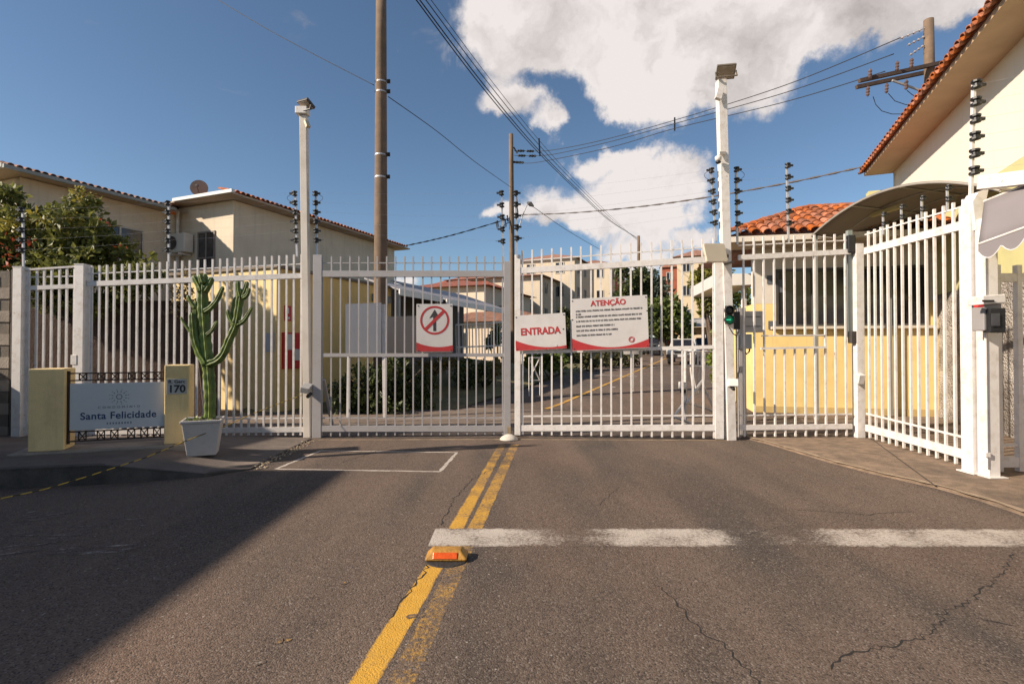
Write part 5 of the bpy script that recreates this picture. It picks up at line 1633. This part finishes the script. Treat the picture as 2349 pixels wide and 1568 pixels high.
for f in (.0, .28, .56, 1.0):
    p = ca0.lerp(ca1, f) + UP * (zc0 + rise * 4 * f * (1 - f) - .04)
    mb = MB(); mb.tube([p, p + cn * 2.3], .014, 6); mb.build('purlin', M('canopy_frame', (.36, .33, .29), .4, .1, 5, 0, metal=.2), t)
for p in (ca0 + cn * .1, ca0 + cn * 2.2, ca1 + cn * 2.2):
    mb = MB(); mb.beam(p + UP * .03, p + UP * (zc0 - .02), .07, .07, up=(0, 1, 0)); mb.build('post', M('canopy_post', (.3, .3, .28), .5, .1, 5, 0), t)
p = ca0.lerp(ca1, .3) + cn * .8
mb = MB(); mb.beam(p + UP * (zc0 + .3) - cd * .3, p + UP * (zc0 + .33) + cd * .3, .1, .07); mb.build('light_fitting', M('fitting', (.5, .42, .2), .5, .1, 5, 0), t)

# ================================================================== big house at the right
H0 = V(10.0, 14.8); zEv = 6.5                                    # far tip of the eave
t = thing('house', 'tall cream house with an orange tiled eave rising at the right', 'house', (H0.x, H0.y, 0))
back = DN * .68
hw0 = H0 + back + DS * -.05; hw1 = hw0 - DS * 12.5
hc = M('house_cream', (.74, .69, .57), .85, .03, 1, .05, 90, streak=.12)
mb = MB(); wall_quad(mb, hw1, hw0, 4.53, zEv - .1, .25, NL); mb.build('wall', hc, t)
mb = MB(); wall_quad(mb, hw0 - DS * .003, hw0 - DS * .003 + DN * 6, 0, zEv - .1, .25, DS); mb.build('wall', hc, t)
mb = MB(); wall_quad(mb, hw1, hw0, 2.7, 4.527, .247, NL); mb.build('wall', M('house_lime', (.56, .52, .25), .85, .05, 1.5, .06, 90, grime=(.42, .38, .2), gscale=1.2, gamt=.4), t, label='lime yellow middle band')


def rough_wall():
    m, nt, b_ = nodes_of('spatterdash')
    N, L = nt.nodes.new, nt.links.new
    g = N("ShaderNodeNewGeometry")
    v = N("ShaderNodeTexVoronoi"); v.inputs['Scale'].default_value = 26; L(g.outputs['Position'], v.inputs['Vector'])
    n = N("ShaderNodeTexNoise"); n.inputs['Scale'].default_value = 2.2; n.inputs['Detail'].default_value = 8; L(g.outputs['Position'], n.inputs['Vector'])
    r_ = N("ShaderNodeValToRGB"); r_.color_ramp.elements[0].color = (.2, .17, .145, 1); r_.color_ramp.elements[0].position = .35
    r_.color_ramp.elements[1].color = (.5, .45, .4, 1); r_.color_ramp.elements[1].position = .65
    L(n.outputs['Fac'], r_.inputs[0]); L(r_.outputs[0], b_.inputs['Base Color']); b_.inputs['Roughness'].default_value = .95
    bp = N("ShaderNodeBump"); bp.inputs['Strength'].default_value = 1; bp.inputs['Distance'].default_value = .05; bp.invert = True
    L(v.outputs['Distance'], bp.inputs['Height']); L(bp.outputs[0], b_.inputs['Normal'])
    return m


mb = MB(); wall_quad(mb, hw1, hw0, 0, 2.697, .25, NL); mb.build('wall', rough_wall(), t, label='rough grey spatterdash lower wall')
# roof, soffit, tiles
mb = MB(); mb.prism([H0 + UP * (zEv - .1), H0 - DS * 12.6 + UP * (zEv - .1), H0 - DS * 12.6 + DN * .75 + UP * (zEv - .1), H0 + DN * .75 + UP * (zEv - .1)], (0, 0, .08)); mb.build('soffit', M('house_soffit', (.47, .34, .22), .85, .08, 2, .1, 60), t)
mb = MB(); mb.prism([H0 + UP * zEv, H0 - DS * 12.6 + UP * zEv, H0 - DS * 12.6 + DN * 5 + UP * (zEv + 1.7), H0 + DN * 5 + UP * (zEv + 1.7)], (0, 0, .03)); mb.build('roof', tile_dark, t)
tile_rows(t, H0 - DS * 12.5 + UP * (zEv + .02) + NL * .08, DS, DN + UP * .34, 57, .22, 1, TILE, .36, lift=.01)
pan_rows(t, H0 - DS * 12.39 + UP * (zEv + .055) + NL * .13, DS, DN + UP * .34, 57, .22)
mb = MB(); wall_quad(mb, hw0 + NL * .5 + DS * .4, hw0 + DN * 3 + DS * .4, 4.9, 6.05, .3, -DS + NL * .0); mb.build('rear_wing', M('house_lime', (.56, .52, .25)), t)

# ================================================================== neighbour on the left (throws the shade over the sign)
cblock = M('concrete_block', (.30, .255, .21), .92, .18, 3, .2, 50, grime=(.15, .12, .1), gscale=2, gamt=.6)
t = thing('block_wall', 'bare concrete block boundary wall at the end of the left fence', 'wall', (-8.55, 8.95, 0))
mort = M('mortar_grey', (.16, .135, .11), .95, .2, 6, .2)
mb = MB(); mb.prism([V(-8.5, 8.84, 0), V(-8.5, 9.0, 0), V(-12, 9.0, 0), V(-12, 8.84, 0)], (0, 0, 2.82)); mb.build('core', mort, t)
mb = MB(); mb.box((0, 0, 0), (.385, .19, .185)); src = mb.build('blk', cblock, bevel=.006); BL = src.data; bpy.data.objects.remove(src)
for r_ in range(14):
    for k in range(6):
        inst(BL, 'block', t, Matrix.Translation((-8.68 - k * .395 - (.197 if r_ % 2 else 0), 8.92 + random.uniform(-.006, .006), .1 + r_ * .195)))
mb = MB(); mb.box((-8.43, 8.93, 1.42), (.09, .2, 2.84)); mb.build('end_pier', M('dark_pier', (.09, .075, .065), .95, .2, 4, .2), t, bevel=.01)
t2 = thing('block_wall', 'unseen concrete block wall on the left, stepped in height to shade the sign and pavement', 'wall', (-9.0, 6.5, 0))  # unseen wall; both its heights are shaped for the shade they cast
mb = MB(); mb.prism([V(-8.95, 7.6, 0), V(-8.95, 4.7, 0), V(-9.15, 4.7, 0), V(-9.15, 7.6, 0)], (0, 0, 3.1)); mb.build('core', cblock, t2)
mb = MB(); mb.prism([V(-8.96, 8.83, 0), V(-8.96, 7.603, 0), V(-9.14, 7.603, 0), V(-9.14, 8.83, 0)], (0, 0, 1.3)); mb.build('core', cblock, t2)
t = thing('house', 'plain neighbouring house on the left side of the street', 'house', (-8, 0, 0))
mb = MB(); mb.prism([V(-8.4, 4.3, 0), V(-8.4, -12, 0), V(-15, -12, 0), V(-15, 4.3, 0)], (0, 0, 3.6)); mb.build('wall', tan, t)
mb = MB(); mb.add([V(-7.95, 4.45, 3.62), V(-7.95, -12.4, 3.62), V(-15.5, -12.4, 3.62), V(-15.5, 4.45, 3.62), V(-11.7, .8, 4.6), V(-11.7, -8.8, 4.6)], [(0, 1, 5, 4), (1, 2, 5), (2, 3, 4, 5), (3, 0, 4), (3, 2, 1, 0)]); mb.build('roof', tile_mat, t)

# brown retaining wall and bank behind the left fence
t = thing('retaining_wall', 'dark brown rough retaining wall behind the left fence under the bush', 'wall', V(-8, 10.9))
mb = MB(); mb.prism([V(-12.5, 10.9, 0), V(-6.55, 11.5, 0), V(-6.55, 11.8, 0), V(-12.5, 11.3, 0)], (0, 0, 2.55))
mb.build('face', M('dark_brick', (.085, .052, .038), .95, .35, 4, .3, 25, grime=(.04, .03, .024), gscale=2, gamt=.7), t)

# ================================================================== foliage
def leaves(name, parent, mat, clumps, n, size, seed=1, flat=.0, elong=1.7, kind='stuff', shell=.55):
    """leaf-sized faces through the volume of ellipsoidal clumps: (centre, radii, weight)"""
    rnd = random.Random(seed)
    tot = sum(c[2] for c in clumps)
    mb = MB()
    vs_, fs_ = [], []
    parts = []
    for (c, rad, w) in clumps:                       # break each mass into twig-sized tufts with gaps between
        c = Vector(c)
        for k in range(14):
            d = Vector((rnd.gauss(0, 1), rnd.gauss(0, 1), rnd.gauss(0, 1))).normalized()
            f = rnd.uniform(.45, 1.0); s_ = rnd.uniform(.22, .5)
            parts.append((c + Vector((d.x * rad[0], d.y * rad[1], d.z * rad[2])) * f, tuple(r * s_ for r in rad), w / 14 * (.4 + 1.2 * rnd.random())))
    tot = sum(c[2] for c in parts)
    for (c, rad, w) in parts:
        c = Vector(c)
        for k in range(int(n * w / tot)):
            d = Vector((rnd.gauss(0, 1), rnd.gauss(0, 1), rnd.gauss(0, 1))).normalized()
            rr = (shell + (1 - shell) * rnd.random()) if rnd.random() < .75 else rnd.random()
            rr *= 1 + rnd.gauss(0, .09)
            p = c + Vector((d.x * rad[0], d.y * rad[1], d.z * rad[2])) * rr
            L_ = size * rnd.choice((.6, .8, 1, 1, 1.3, 1.7)) * rnd.uniform(.8, 1.2)
            a = (d * .7 + Vector((rnd.gauss(0, 1), rnd.gauss(0, 1), rnd.gauss(0, .8)))).normalized()
            q = a.cross(Vector((rnd.gauss(0, 1), rnd.gauss(0, 1), rnd.gauss(0, 1)))).normalized() * (L_ / elong / 2)
            nn = a.cross(q).normalized() * L_ * .12
            o = len(vs_)
            vs_ += [p, p + a * L_ * .5 + q + nn, p + a * L_, p + a * L_ * .5 - q + nn]
            fs_.append((o, o + 1, o + 2, o + 3))
    mb.v, mb.f = vs_, fs_
    ob = mb.build(name, mat, parent, fix=False)
    if kind: ob['kind'] = kind
    return ob


def branches(parent, base, tips, r0, mat=M('bark', (.12, .085, .06), .95, .3, 6, .2), name='trunk'):
    mb = MB()
    for (tip, r) in tips:
        tip = Vector(tip); base_ = Vector(base)
        mid = base_.lerp(tip, .5) + Vector((random.uniform(-.1, .1), random.uniform(-.1, .1), .1)) * (tip - base_).length * .4
        mb.tube(smooth_path([base_, base_.lerp(mid, .5), mid, tip], 3), [r0 + (r - r0) * k / 9 for k in range(10)], 7)
    return mb.build(name, mat, parent, smooth=True)


def blobs_px(lst, ydef):
    out = []
    for (u, v, ru, rv, Y) in lst:
        s = Y / F
        out.append((U(u, v, Y), (ru * s, min(ru, rv) * s * 1.1, rv * s), ru * rv * s * s))
    return out


bush = thing('bush', 'large untidy green bush with red blossom above the left fence', 'bush', V(-9.6, 11.7))
cl = blobs_px([(20, 480, 50, 45, 11.6), (60, 530, 80, 70, 11.5), (180, 480, 40, 40, 11.6), (170, 530, 75, 60, 11.5), (228, 562, 58, 48, 11.4), (110, 580, 110, 50, 11.4), (0, 580, 70, 60, 11.3), (225, 600, 85, 36, 11.3), (300, 604, 26, 22, 11.4), (60, 630, 110, 60, 11.0), (190, 650, 140, 60, 10.9), (300, 640, 60, 50, 10.9)], 0)
lm = leafmat('bush_leaf', (.045, .06, .014), (.27, .27, .065), 3.0)
leaves('foliage', bush, lm, cl, 15000, .115, 3)
fl = leafmat('blossom', (.30, .03, .015), (.50, .12, .05), 3.0, .2)
leaves('blossoms', bush, fl, blobs_px([(240, 510, 22, 12, 11.0), (215, 545, 20, 9, 11.0), (355, 545, 18, 10, 11.2), (40, 560, 40, 26, 10.8), (30, 600, 40, 30, 10.7), (270, 560, 26, 12, 10.9), (60, 480, 20, 10, 11.2)], 0), 130, .07, 5)
leaves('young_leaves', bush, leafmat('young_leaf', (.25, .2, .03), (.42, .36, .08), 3), blobs_px([(185, 445, 22, 16, 11.4), (90, 500, 40, 14, 11.2), (140, 510, 50, 20, 11.2), (20, 520, 40, 16, 11.1)], 0), 380, .1, 6)
branches(bush, V(-9.4, 11.9, 0), [((-10.6, 11.6, 3.6), .03), ((-9.9, 11.5, 4.4), .025), ((-8.7, 11.5, 3.6), .03), ((-11.2, 11.4, 3.3), .03), ((-8.3, 11.4, 3.0), .02)], .09)

ivy = thing('creeper', 'dry pale creeper clinging to the corner behind the cactus', 'creeper', V(-6.6, 11.2))
leaves('foliage', ivy, leafmat('dry_creeper', (.16, .11, .04), (.46, .36, .2), 4), blobs_px([(415, 650, 22, 35, 11.3), (430, 690, 14, 40, 11.3), (405, 700, 10, 40, 11.3)], 0), 520, .07, 8)
branches(ivy, V(-6.7, 11.45, 0), [((-6.9, 11.4, 2.6), .012), ((-6.8, 11.4, 3.0), .01)], .03, name='stem')

# hedge behind the left leaf
hd = thing('hedge', 'dark green hedge behind the left gate leaf before the yellow building', 'hedge', V(-2.9, 12.7))
dk = leafmat('hedge_leaf', (.016, .028, .007), (.10, .125, .03), 3.5, .25)
leaves('foliage', hd, dk, blobs_px([(785, 910, 34, 45, 12.2), (835, 880, 40, 60, 12.6), (880, 885, 45, 62, 12.8), (920, 885, 45, 60, 13.2), (960, 890, 40, 55, 13.6), (860, 920, 80, 40, 12.3), (930, 925, 60, 30, 12.9)], 0), 9000, .09, 11)
branches(hd, V(-3.0, 12.8, 0), [((-3.6, 12.4, .9), .015), ((-3.0, 12.8, 1.2), .015), ((-2.3, 13.4, 1.0), .015)], .04, name='stems')
bank = structure(MB().add([V(-6.5, 12.2, .0), V(-1.4, 13.0, .01), V(.2, 17.5, .12), V(2.8, 26, .5), V(-4, 27, 1.2), V(-6, 19, .9)], [(0, 1, 2, 5), (5, 2, 3, 4)]).build('lawn_bank', grass_mat))
for (lab, lst, n, sd0, mm) in (
        ('rounded dark bush on the lawn bank before the grey-roofed carport', [(1070, 858, 32, 34, 17), (1105, 862, 30, 28, 17.4)], 1500, 21, dk),
        ('bush with yellowish leaves on the bank behind the meeting stiles', [(1135, 845, 24, 26, 18), (1000, 838, 40, 20, 17), (1050, 830, 40, 14, 18)], 1500, 22, leafmat('dry_bush', (.07, .06, .015), (.26, .2, .06), 3)),
        ('clipped light green hedge block behind the entrance board', [(1262, 826, 30, 26, 22), (1225, 830, 22, 22, 22)], 2200, 23, leafmat('light_hedge', (.05, .085, .015), (.2, .25, .05), 3)),
        ('low dark shrub row behind the notice board', [(1345, 825, 45, 22, 27), (1405, 825, 35, 20, 29), (1440, 822, 25, 18, 30)], 1800, 24, leafmat('dark_shrub', (.03, .035, .012), (.12, .11, .035), 3)),
        ('bright green shrub beside the white turnstile frame', [(1645, 830, 16, 45, 15), (1655, 780, 14, 40, 15.5)], 1500, 25, leafmat('bright_shrub', (.08, .13, .015), (.28, .34, .06), 3)),
        ('green bush standing behind the guardhouse porch', [(1690, 690, 30, 40, 24), (1660, 720, 30, 50, 24)], 1500, 26, leafmat('porch_bush', (.05, .08, .012), (.22, .25, .06), 3))):
    c0_ = U(lst[0][0], 850, lst[0][4])
    bb = thing('shrub', lab, 'shrub', (c0_.x, c0_.y, zg(c0_.y)))
    cc = blobs_px(lst, 0)
    leaves('foliage', bb, mm, cc, n, .10 if lst[0][4] < 20 else .16, sd0)
    branches(bb, V(c0_.x, c0_.y, zg(c0_.y) - .02), [(c[0], .01) for c in cc], .04, name='stems')

# trees along the street
def tree(label, u, Y, clumps, n, size, seed, mat, r0=.16):
    x = (u - CX) / F * Y
    tt = thing('tree', label, 'tree', (x, Y, zg(Y)))
    cc = blobs_px(clumps, 0)
    leaves('crown', tt, mat, cc, n, size, seed)
    branches(tt, V(x, Y, zg(Y) - .05), [(c[0], .03) for c in cc], r0)
    return tt


tree('dark green tree behind the notice board top', 1450, 44, [(1432, 655, 26, 40, 44), (1460, 640, 24, 34, 44), (1445, 690, 36, 30, 44), (1478, 670, 18, 36, 45)], 2600, .34, 31, leafmat('tree_mid', (.035, .055, .018), (.14, .16, .05), 1))
tree('blue-green leafy tree past the notice board', 1512, 58, [(1498, 650, 22, 28, 58), (1520, 665, 22, 24, 58), (1500, 680, 22, 16, 58)], 1500, .4, 32, leafmat('tree_blue', (.045, .07, .06), (.13, .17, .14), 1))
tree('broad green tree over the far car', 1530, 40, [(1510, 720, 32, 34, 40), (1545, 725, 34, 40, 40), (1500, 750, 26, 30, 40), (1570, 745, 24, 34, 40), (1530, 705, 20, 24, 40)], 3600, .3, 33, leafmat('tree_green', (.045, .075, .015), (.19, .23, .05), 1))
tree('yellow-flecked tree left of the porch', 1635, 26, [(1625, 640, 24, 30, 26), (1645, 620, 26, 26, 26), (1612, 690, 22, 40, 26), (1650, 670, 24, 40, 26), (1600, 640, 16, 20, 26)], 3000, .2, 34, leafmat('tree_yellow', (.06, .07, .012), (.36, .34, .08), 1))
tree('dark tree between the entrance board and the notice board', 1300, 34, [(1300, 745, 18, 40, 34), (1302, 790, 16, 30, 34)], 1300, .24, 35, leafmat('tree_dark', (.03, .04, .012), (.11, .12, .03), 1), .1)
tree('small garden tree behind the carport fence', 1140, 27, [(1142, 770, 12, 26, 27), (1130, 785, 14, 16, 27)], 800, .16, 36, leafmat('tree_green', (.045, .075, .015), (.19, .23, .05), 1), .06)

# ================================================================== white garden fence by the carport
t = thing('picket_fence', 'far white garden fence beyond the carport', 'fence', U(1045, 800, 22))
A_, B_ = U(1045, 745, 22), U(1160, 738, 24); A2, B2 = U(1047, 796, 22), U(1160, 792, 24)
for a, c in ((A_, B_), (A2, B2)):
    mb = MB(); mb.beam(a, c, .05, .06); mb.build('rail', white, t)
for k in range(17):
    a = A_.lerp(B_, k / 16); c = A2.lerp(B2, k / 16)
    mb = MB(); mb.beam(c - UP * .4, a, .04, .03, up=(0, 1, 0)); mb.build('picket', white, t)

# ================================================================== far buildings
def block(label, cu, Y, width, length, vtop, wall, roofm, cols_front, cols_side, floors, hip_h=.8, ov=.3, band=None, name='apartment_block', cat='apartment block', win=(.9, 1.1), z0=None, frame=wh):
    """near-right corner at frame x = cu and depth Y; front runs left, side runs up the street"""
    K_ = V((cu - CX) / F * Y, Y)
    zb = zg(Y) if z0 is None else z0
    zt_ = U(cu, vtop, Y).z
    t = thing(name, label, cat, (K_.x, K_.y, zb))
    c = [K_, K_ + DS * length, K_ + DS * length + NL * width, K_ + NL * width]
    mb = MB(); mb.prism([p + UP * (zb - .3) for p in c], (0, 0, zt_ - zb + .3)); mb.build('wall', wall, t)
    o = [K_ - DS * ov + DN * ov, K_ + DS * (length + ov) + DN * ov, K_ + DS * (length + ov) + NL * (width + ov), K_ - DS * ov + NL * (width + ov)]
    m_ = min(width, length) / 2
    r1 = K_ + NL * width / 2 + DS * m_; r2 = K_ + NL * width / 2 + DS * (length - m_ + .01)
    mb = MB(); mb.add([p + UP * (zt_ + .01) for p in o] + [r1 + UP * (zt_ + hip_h), r2 + UP * (zt_ + hip_h)], [(0, 1, 5, 4), (1, 2, 5), (2, 3, 4, 5), (3, 0, 4), (3, 2, 1, 0)]); mb.build('roof', roofm, t)
    fh = (zt_ - zb) / floors
    for fl in range(floors):
        z0_ = zb + fh * fl + fh * .36; z1_ = z0_ + win[1]
        for k in range(cols_front):
            f = (k + .5) / cols_front
            p = K_ + NL * (width * f)
            window(t, p + NL * win[0] / 2, p - NL * win[0] / 2, z0_, z1_, -DS, frame, glass, 1, None, .08, .07)
        for k in range(cols_side):
            f = (k + .5) / cols_side
            p = K_ + DS * (length * f)
            window(t, p - DS * win[0] / 2, p + DS * win[0] / 2, z0_, z1_, DN, frame, glass, 1, None, .08, .07)
    if band:
        mb = MB(); wall_quad(mb, K_ + DN * .03 + DS * band[0], K_ + DN * .03 + DS * band[1], zb, zt_ + .3, .05, DN); mb.build('stair_tower', band[2], t)
    return t


apt = M('apartment_cream', (.58, .49, .37), .85, .06, .6, .04, 30, grime=(.42, .34, .26), gscale=.4, gamt=.4, streak=.3)
apt2 = M('apartment_sand', (.62, .50, .34), .85, .06, .6, .04, 30, grime=(.45, .34, .22), gscale=.4, gamt=.4)
far_tile = M('far_red_tile', (.25, .075, .045), .9, .5, 3, .1, 20, grime=(.12, .05, .035), gscale=2, gamt=.7)
brick = M('brick_red', (.30, .085, .045), .9, .2, 2, .1, 20)
block('far cream villa with red tiled roof behind the carport', 1112, 36, 7, 9, 655, cream, far_tile, 2, 1, 1, 1.0, .5, name='house', cat='house')
block('far house under a broad red roof beyond the villa', 1165, 44, 12, 10, 672, apt2, far_tile, 3, 2, 2, 2.6, .6, name='house', cat='house')
block('cream block with a brown tiled roof behind the entrance board', 1238, 46, 9, 10, 632, apt, tile_dark, 2, 3, 3, 1.0, .5)
block('low house with a pale tiled roof before the cream block', 1252, 33, 8, 5, 735, tan, tile_dark, 2, 1, 1, 1.3, .5, name='house', cat='house')
block('cream apartment block directly behind the notice board', 1318, 50, 6.0, 8, 590, apt, tile_dark, 2, 3, 4, 1.0, .4)
block('long cream apartment block with a brick stair tower', 1400, 62, 5.0, 10, 605, apt, tile_dark, 2, 3, 4, 1.0, .4, (3, 7, brick))
block('narrow brick red apartment block past the broad tree', 1556, 70, 2.2, 6, 612, brick, tile_dark, 1, 1, 4, .8, .3)
block('sandy apartment block with paired windows near the porch', 1640, 52, 3.6, 14, 585, apt2, tile_dark, 2, 2, 4, 1.0, .4, win=(.8, 1.1))
# orange awning shop front behind the car
t = thing('carport', 'far open shelter with an orange fascia behind the parked car', 'carport', U(1600, 800, 42))
mb = MB(); mb.prism([U(1555, 752, 42), U(1660, 748, 42), U(1660, 764, 42), U(1555, 766, 42)], (.6, 3.5, 0)); mb.build('fascia', M('orange_fascia', (.48, .24, .07), .7, .15, 2, .05), t)
mb = MB(); mb.prism([U(1550, 744, 41.6), U(1665, 738, 41.6), U(1665, 747, 41.6), U(1550, 751, 41.6)], (.6, 4, .6)); mb.build('roof', grey_metal, t)
for u in (1560, 1612, 1655):
    p = U(u, 800, 42.3); mb = MB(); mb.beam((p.x, p.y, zg(42)), (p.x, p.y, U(u, 764, 42.3).z), .16, .16, up=(0, 1, 0)); mb.build('post', apt2, t)

# ================================================================== car on the inner street
def car(u_, Y, label, paint):
    x = (u_ - CX) / F * Y; zb = zg(Y)
    t = thing('parked_car', label, 'car', (x, Y, zb + .008))
    f = -DS; s = DN; o = V(x, Y, zb + .01)
    P = lambda a, b_, c: o + f * a + s * b_ + UP * c
    body = paint
    prof = [(2.1, .45), (2.15, .72), (2.0, .92), (1.0, 1.02), (.55, 1.02), (-2.2, 1.0), (-2.2, .42)]
    mb = MB(); mb.prism([P(a, -.86, c) for a, c in prof], s * 1.72); mb.build('body', body, t, bevel=.06)
    mb = MB()
    lo = [P(.95, -.78, 1.0), P(.95, .78, 1.0), P(-.9, .78, 1.0), P(-.9, -.78, 1.0)]; hi = [P(.3, -.64, 1.5), P(.3, .64, 1.5), P(-.75, .64, 1.5), P(-.75, -.64, 1.5)]
    mb.add(lo + hi, [(0, 1, 5, 4), (1, 2, 6, 5), (2, 3, 7, 6), (3, 0, 4, 7)]); mb.build('windows', glass, t)
    mb = MB(); mb.prism([P(.32, -.66, 1.5), P(.32, .66, 1.5), P(-.78, .66, 1.5), P(-.78, -.66, 1.5)], UP * .05)
    for b_ in (-1, 1):
        mb.beam(P(.97, .77 * b_, 1.0), P(.3, .64 * b_, 1.52), .07, .05); mb.beam(P(-.9, .77 * b_, 1.0), P(-.75, .64 * b_, 1.52), .08, .06)
    mb.build('cab', body, t, bevel=.01)
    for a in (1.35, -1.35):
        for b_ in (-1, 1):
            c = P(a, .74 * b_, .33)
            mb = MB(); mb.lathe([(.2, -.11), (.32, -.1), (.335, -.04), (.335, .04), (.32, .1), (.2, .11)], c, s, n=18); w = mb.build('wheel', M('tyre', (.015, .015, .015), .9, .2, 20, .1), t)
            mb = MB(); mb.lathe([(.19, -.118), (.16, -.1), (.16, .1), (.19, .118)], c, s, n=14); mb.build('rim', galv, w)
    for b_ in (-1, 1):
        mb = MB(); mb.box(P(2.12, .62 * b_, .78), (.34, .1, .14), Matrix((s, f, UP)).transposed()); mb.build('headlight', M('headlamp', (.7, .7, .68), .15, .05, 5, 0), t, bevel=.02)
        mb = MB(); mb.box(P(.75, .98 * b_, 1.05), (.18, .1, .14), Matrix((s, f, UP)).transposed()); mb.build('mirror', black, t, bevel=.02)
    mb = MB(); mb.box(P(2.16, 0, .75), (.8, .06, .14), Matrix((s, f, UP)).transposed()); mb.build('grille', black, t)
    mb = MB(); mb.box(P(2.18, 0, .5), (1.7, .12, .2), Matrix((s, f, UP)).transposed()); mb.build('bumper', dark_metal, t, bevel=.03)
    mb = MB(); mb.box(P(2.25, 0, .52), (.4, .012, .12), Matrix((s, f, UP)).transposed()); mb.build('number_plate', board, t)


car(1568, 33.0, 'white pickup facing the gate on the inner street', M('car_white', (.55, .53, .49), .3, .05, 3, 0))
car(1500, 47.0, 'dark grey car parked farther up the inner street under the broad tree', M('car_grey', (.06, .06, .065), .3, .05, 3, 0))
car(1618, 41.0, 'dark red car parked below the orange-fronted shelter', M('car_red', (.13, .02, .02), .3, .05, 3, 0))

# ================================================================== turnstile frame behind the right leaf
Yt = 10.5
t = thing('turnstile', 'white tubular turnstile frame with slanting braces behind the bright gate leaf', 'turnstile', (U(1600, 970, Yt).x, Yt, 0))


def tb(name, pts, r=.022):
    r *= 1.3
    mb = MB(); mb.tube([U(*p) for p in pts], r, 6); mb.build(name, white, t)


tb('frame', [(1571, 975, Yt - .1), (1572, 806, Yt - .1), (1638, 806, Yt + .1), (1640, 950, Yt + .1)], .026)
tb('frame', [(1572, 838, Yt - .1), (1640, 842, Yt + .1), (1662, 846, Yt + .5)], .022)
for k in range(5):
    tb('bar', [(1584 + k * 8, 808, Yt), (1584 + k * 8, 850, Yt), (1590 + k * 6, 900, Yt + .05)], .014)
tb('brace', [(1638, 846, Yt + .1), (1660, 880, Yt + .3)])
tb('brace', [(1610, 880, Yt), (1640, 940, Yt + .1)])
tb('brace', [(1612, 870, Yt), (1575, 925, Yt - .2)])
tb('foot', [(1570, 920, Yt - .1), (1546, 955, Yt - .3)])
tb('foot', [(1572, 922, Yt - .1), (1625, 938, Yt + .2), (1650, 950, Yt + .3)])
tb('foot', [(1546, 955, Yt - .3), (1598, 976, Yt - .2)])
mb = MB(); mb.box(U(1565, 883, Yt - .15), (.13, .1, .13)); mb.build('reader_box', M('camera_white', (.74, .72, .69)), t, bevel=.008)
mb = MB(); mb.box(U(1566, 897, Yt - .14), (.09, .08, .06)); mb.build('reader_foot', black, t)
# small white direction board
t = thing('arrow_board', 'small white board on a stem beyond the notice board', 'sign', U(1455, 850, 17))
mb = MB(); mb.box(U(1448, 808, 17), (.5, .03, .12)); mb.build('board', board, t)
mb = MB(); mb.beam(U(1452, 812, 17), (U(1452, 812, 17).x, 17, zg(17)), .035, .035, up=(0, 1, 0)); mb.build('stem', white, t)
# second frame behind the meeting stiles
t = thing('barrier_frame', 'white crossed steel barrier frame behind the entrance board', 'barrier', U(1225, 900, 16))
mb = MB()
q = [U(1213, 820, 16), U(1238, 820, 16.2), U(1238, 872, 16.2), U(1213, 872, 16)]
for a, c in ((0, 1), (1, 2), (2, 3), (3, 0), (0, 2), (1, 3)):
    mb.tube([q[a], q[c]], .018, 6)
for k in (2, 3):
    mb.tube([q[k], (q[k].x, q[k].y, zg(16))], .018, 6)
mb.build('frame', white, t)

# inner street paint
zf = lambda p: zg(p.y)
strip('yellow_line', [base + DS * k for k in (1.3, 6, 12, 20, 30, 42)], .14, ypaint, inner_road, z=.016, wear=.22, step=.5, zf=zf)
for (t0, w0, w1) in ((7.5, .4, 5.2), (12.5, -1.6, 5.2), (19, .2, 5.2)):
    p = base + DS * t0
    strip('white_line', [p + DN * w0, p + DN * w1], .22, wpaint, inner_road, z=.014, wear=.2, step=.3, zf=zf)
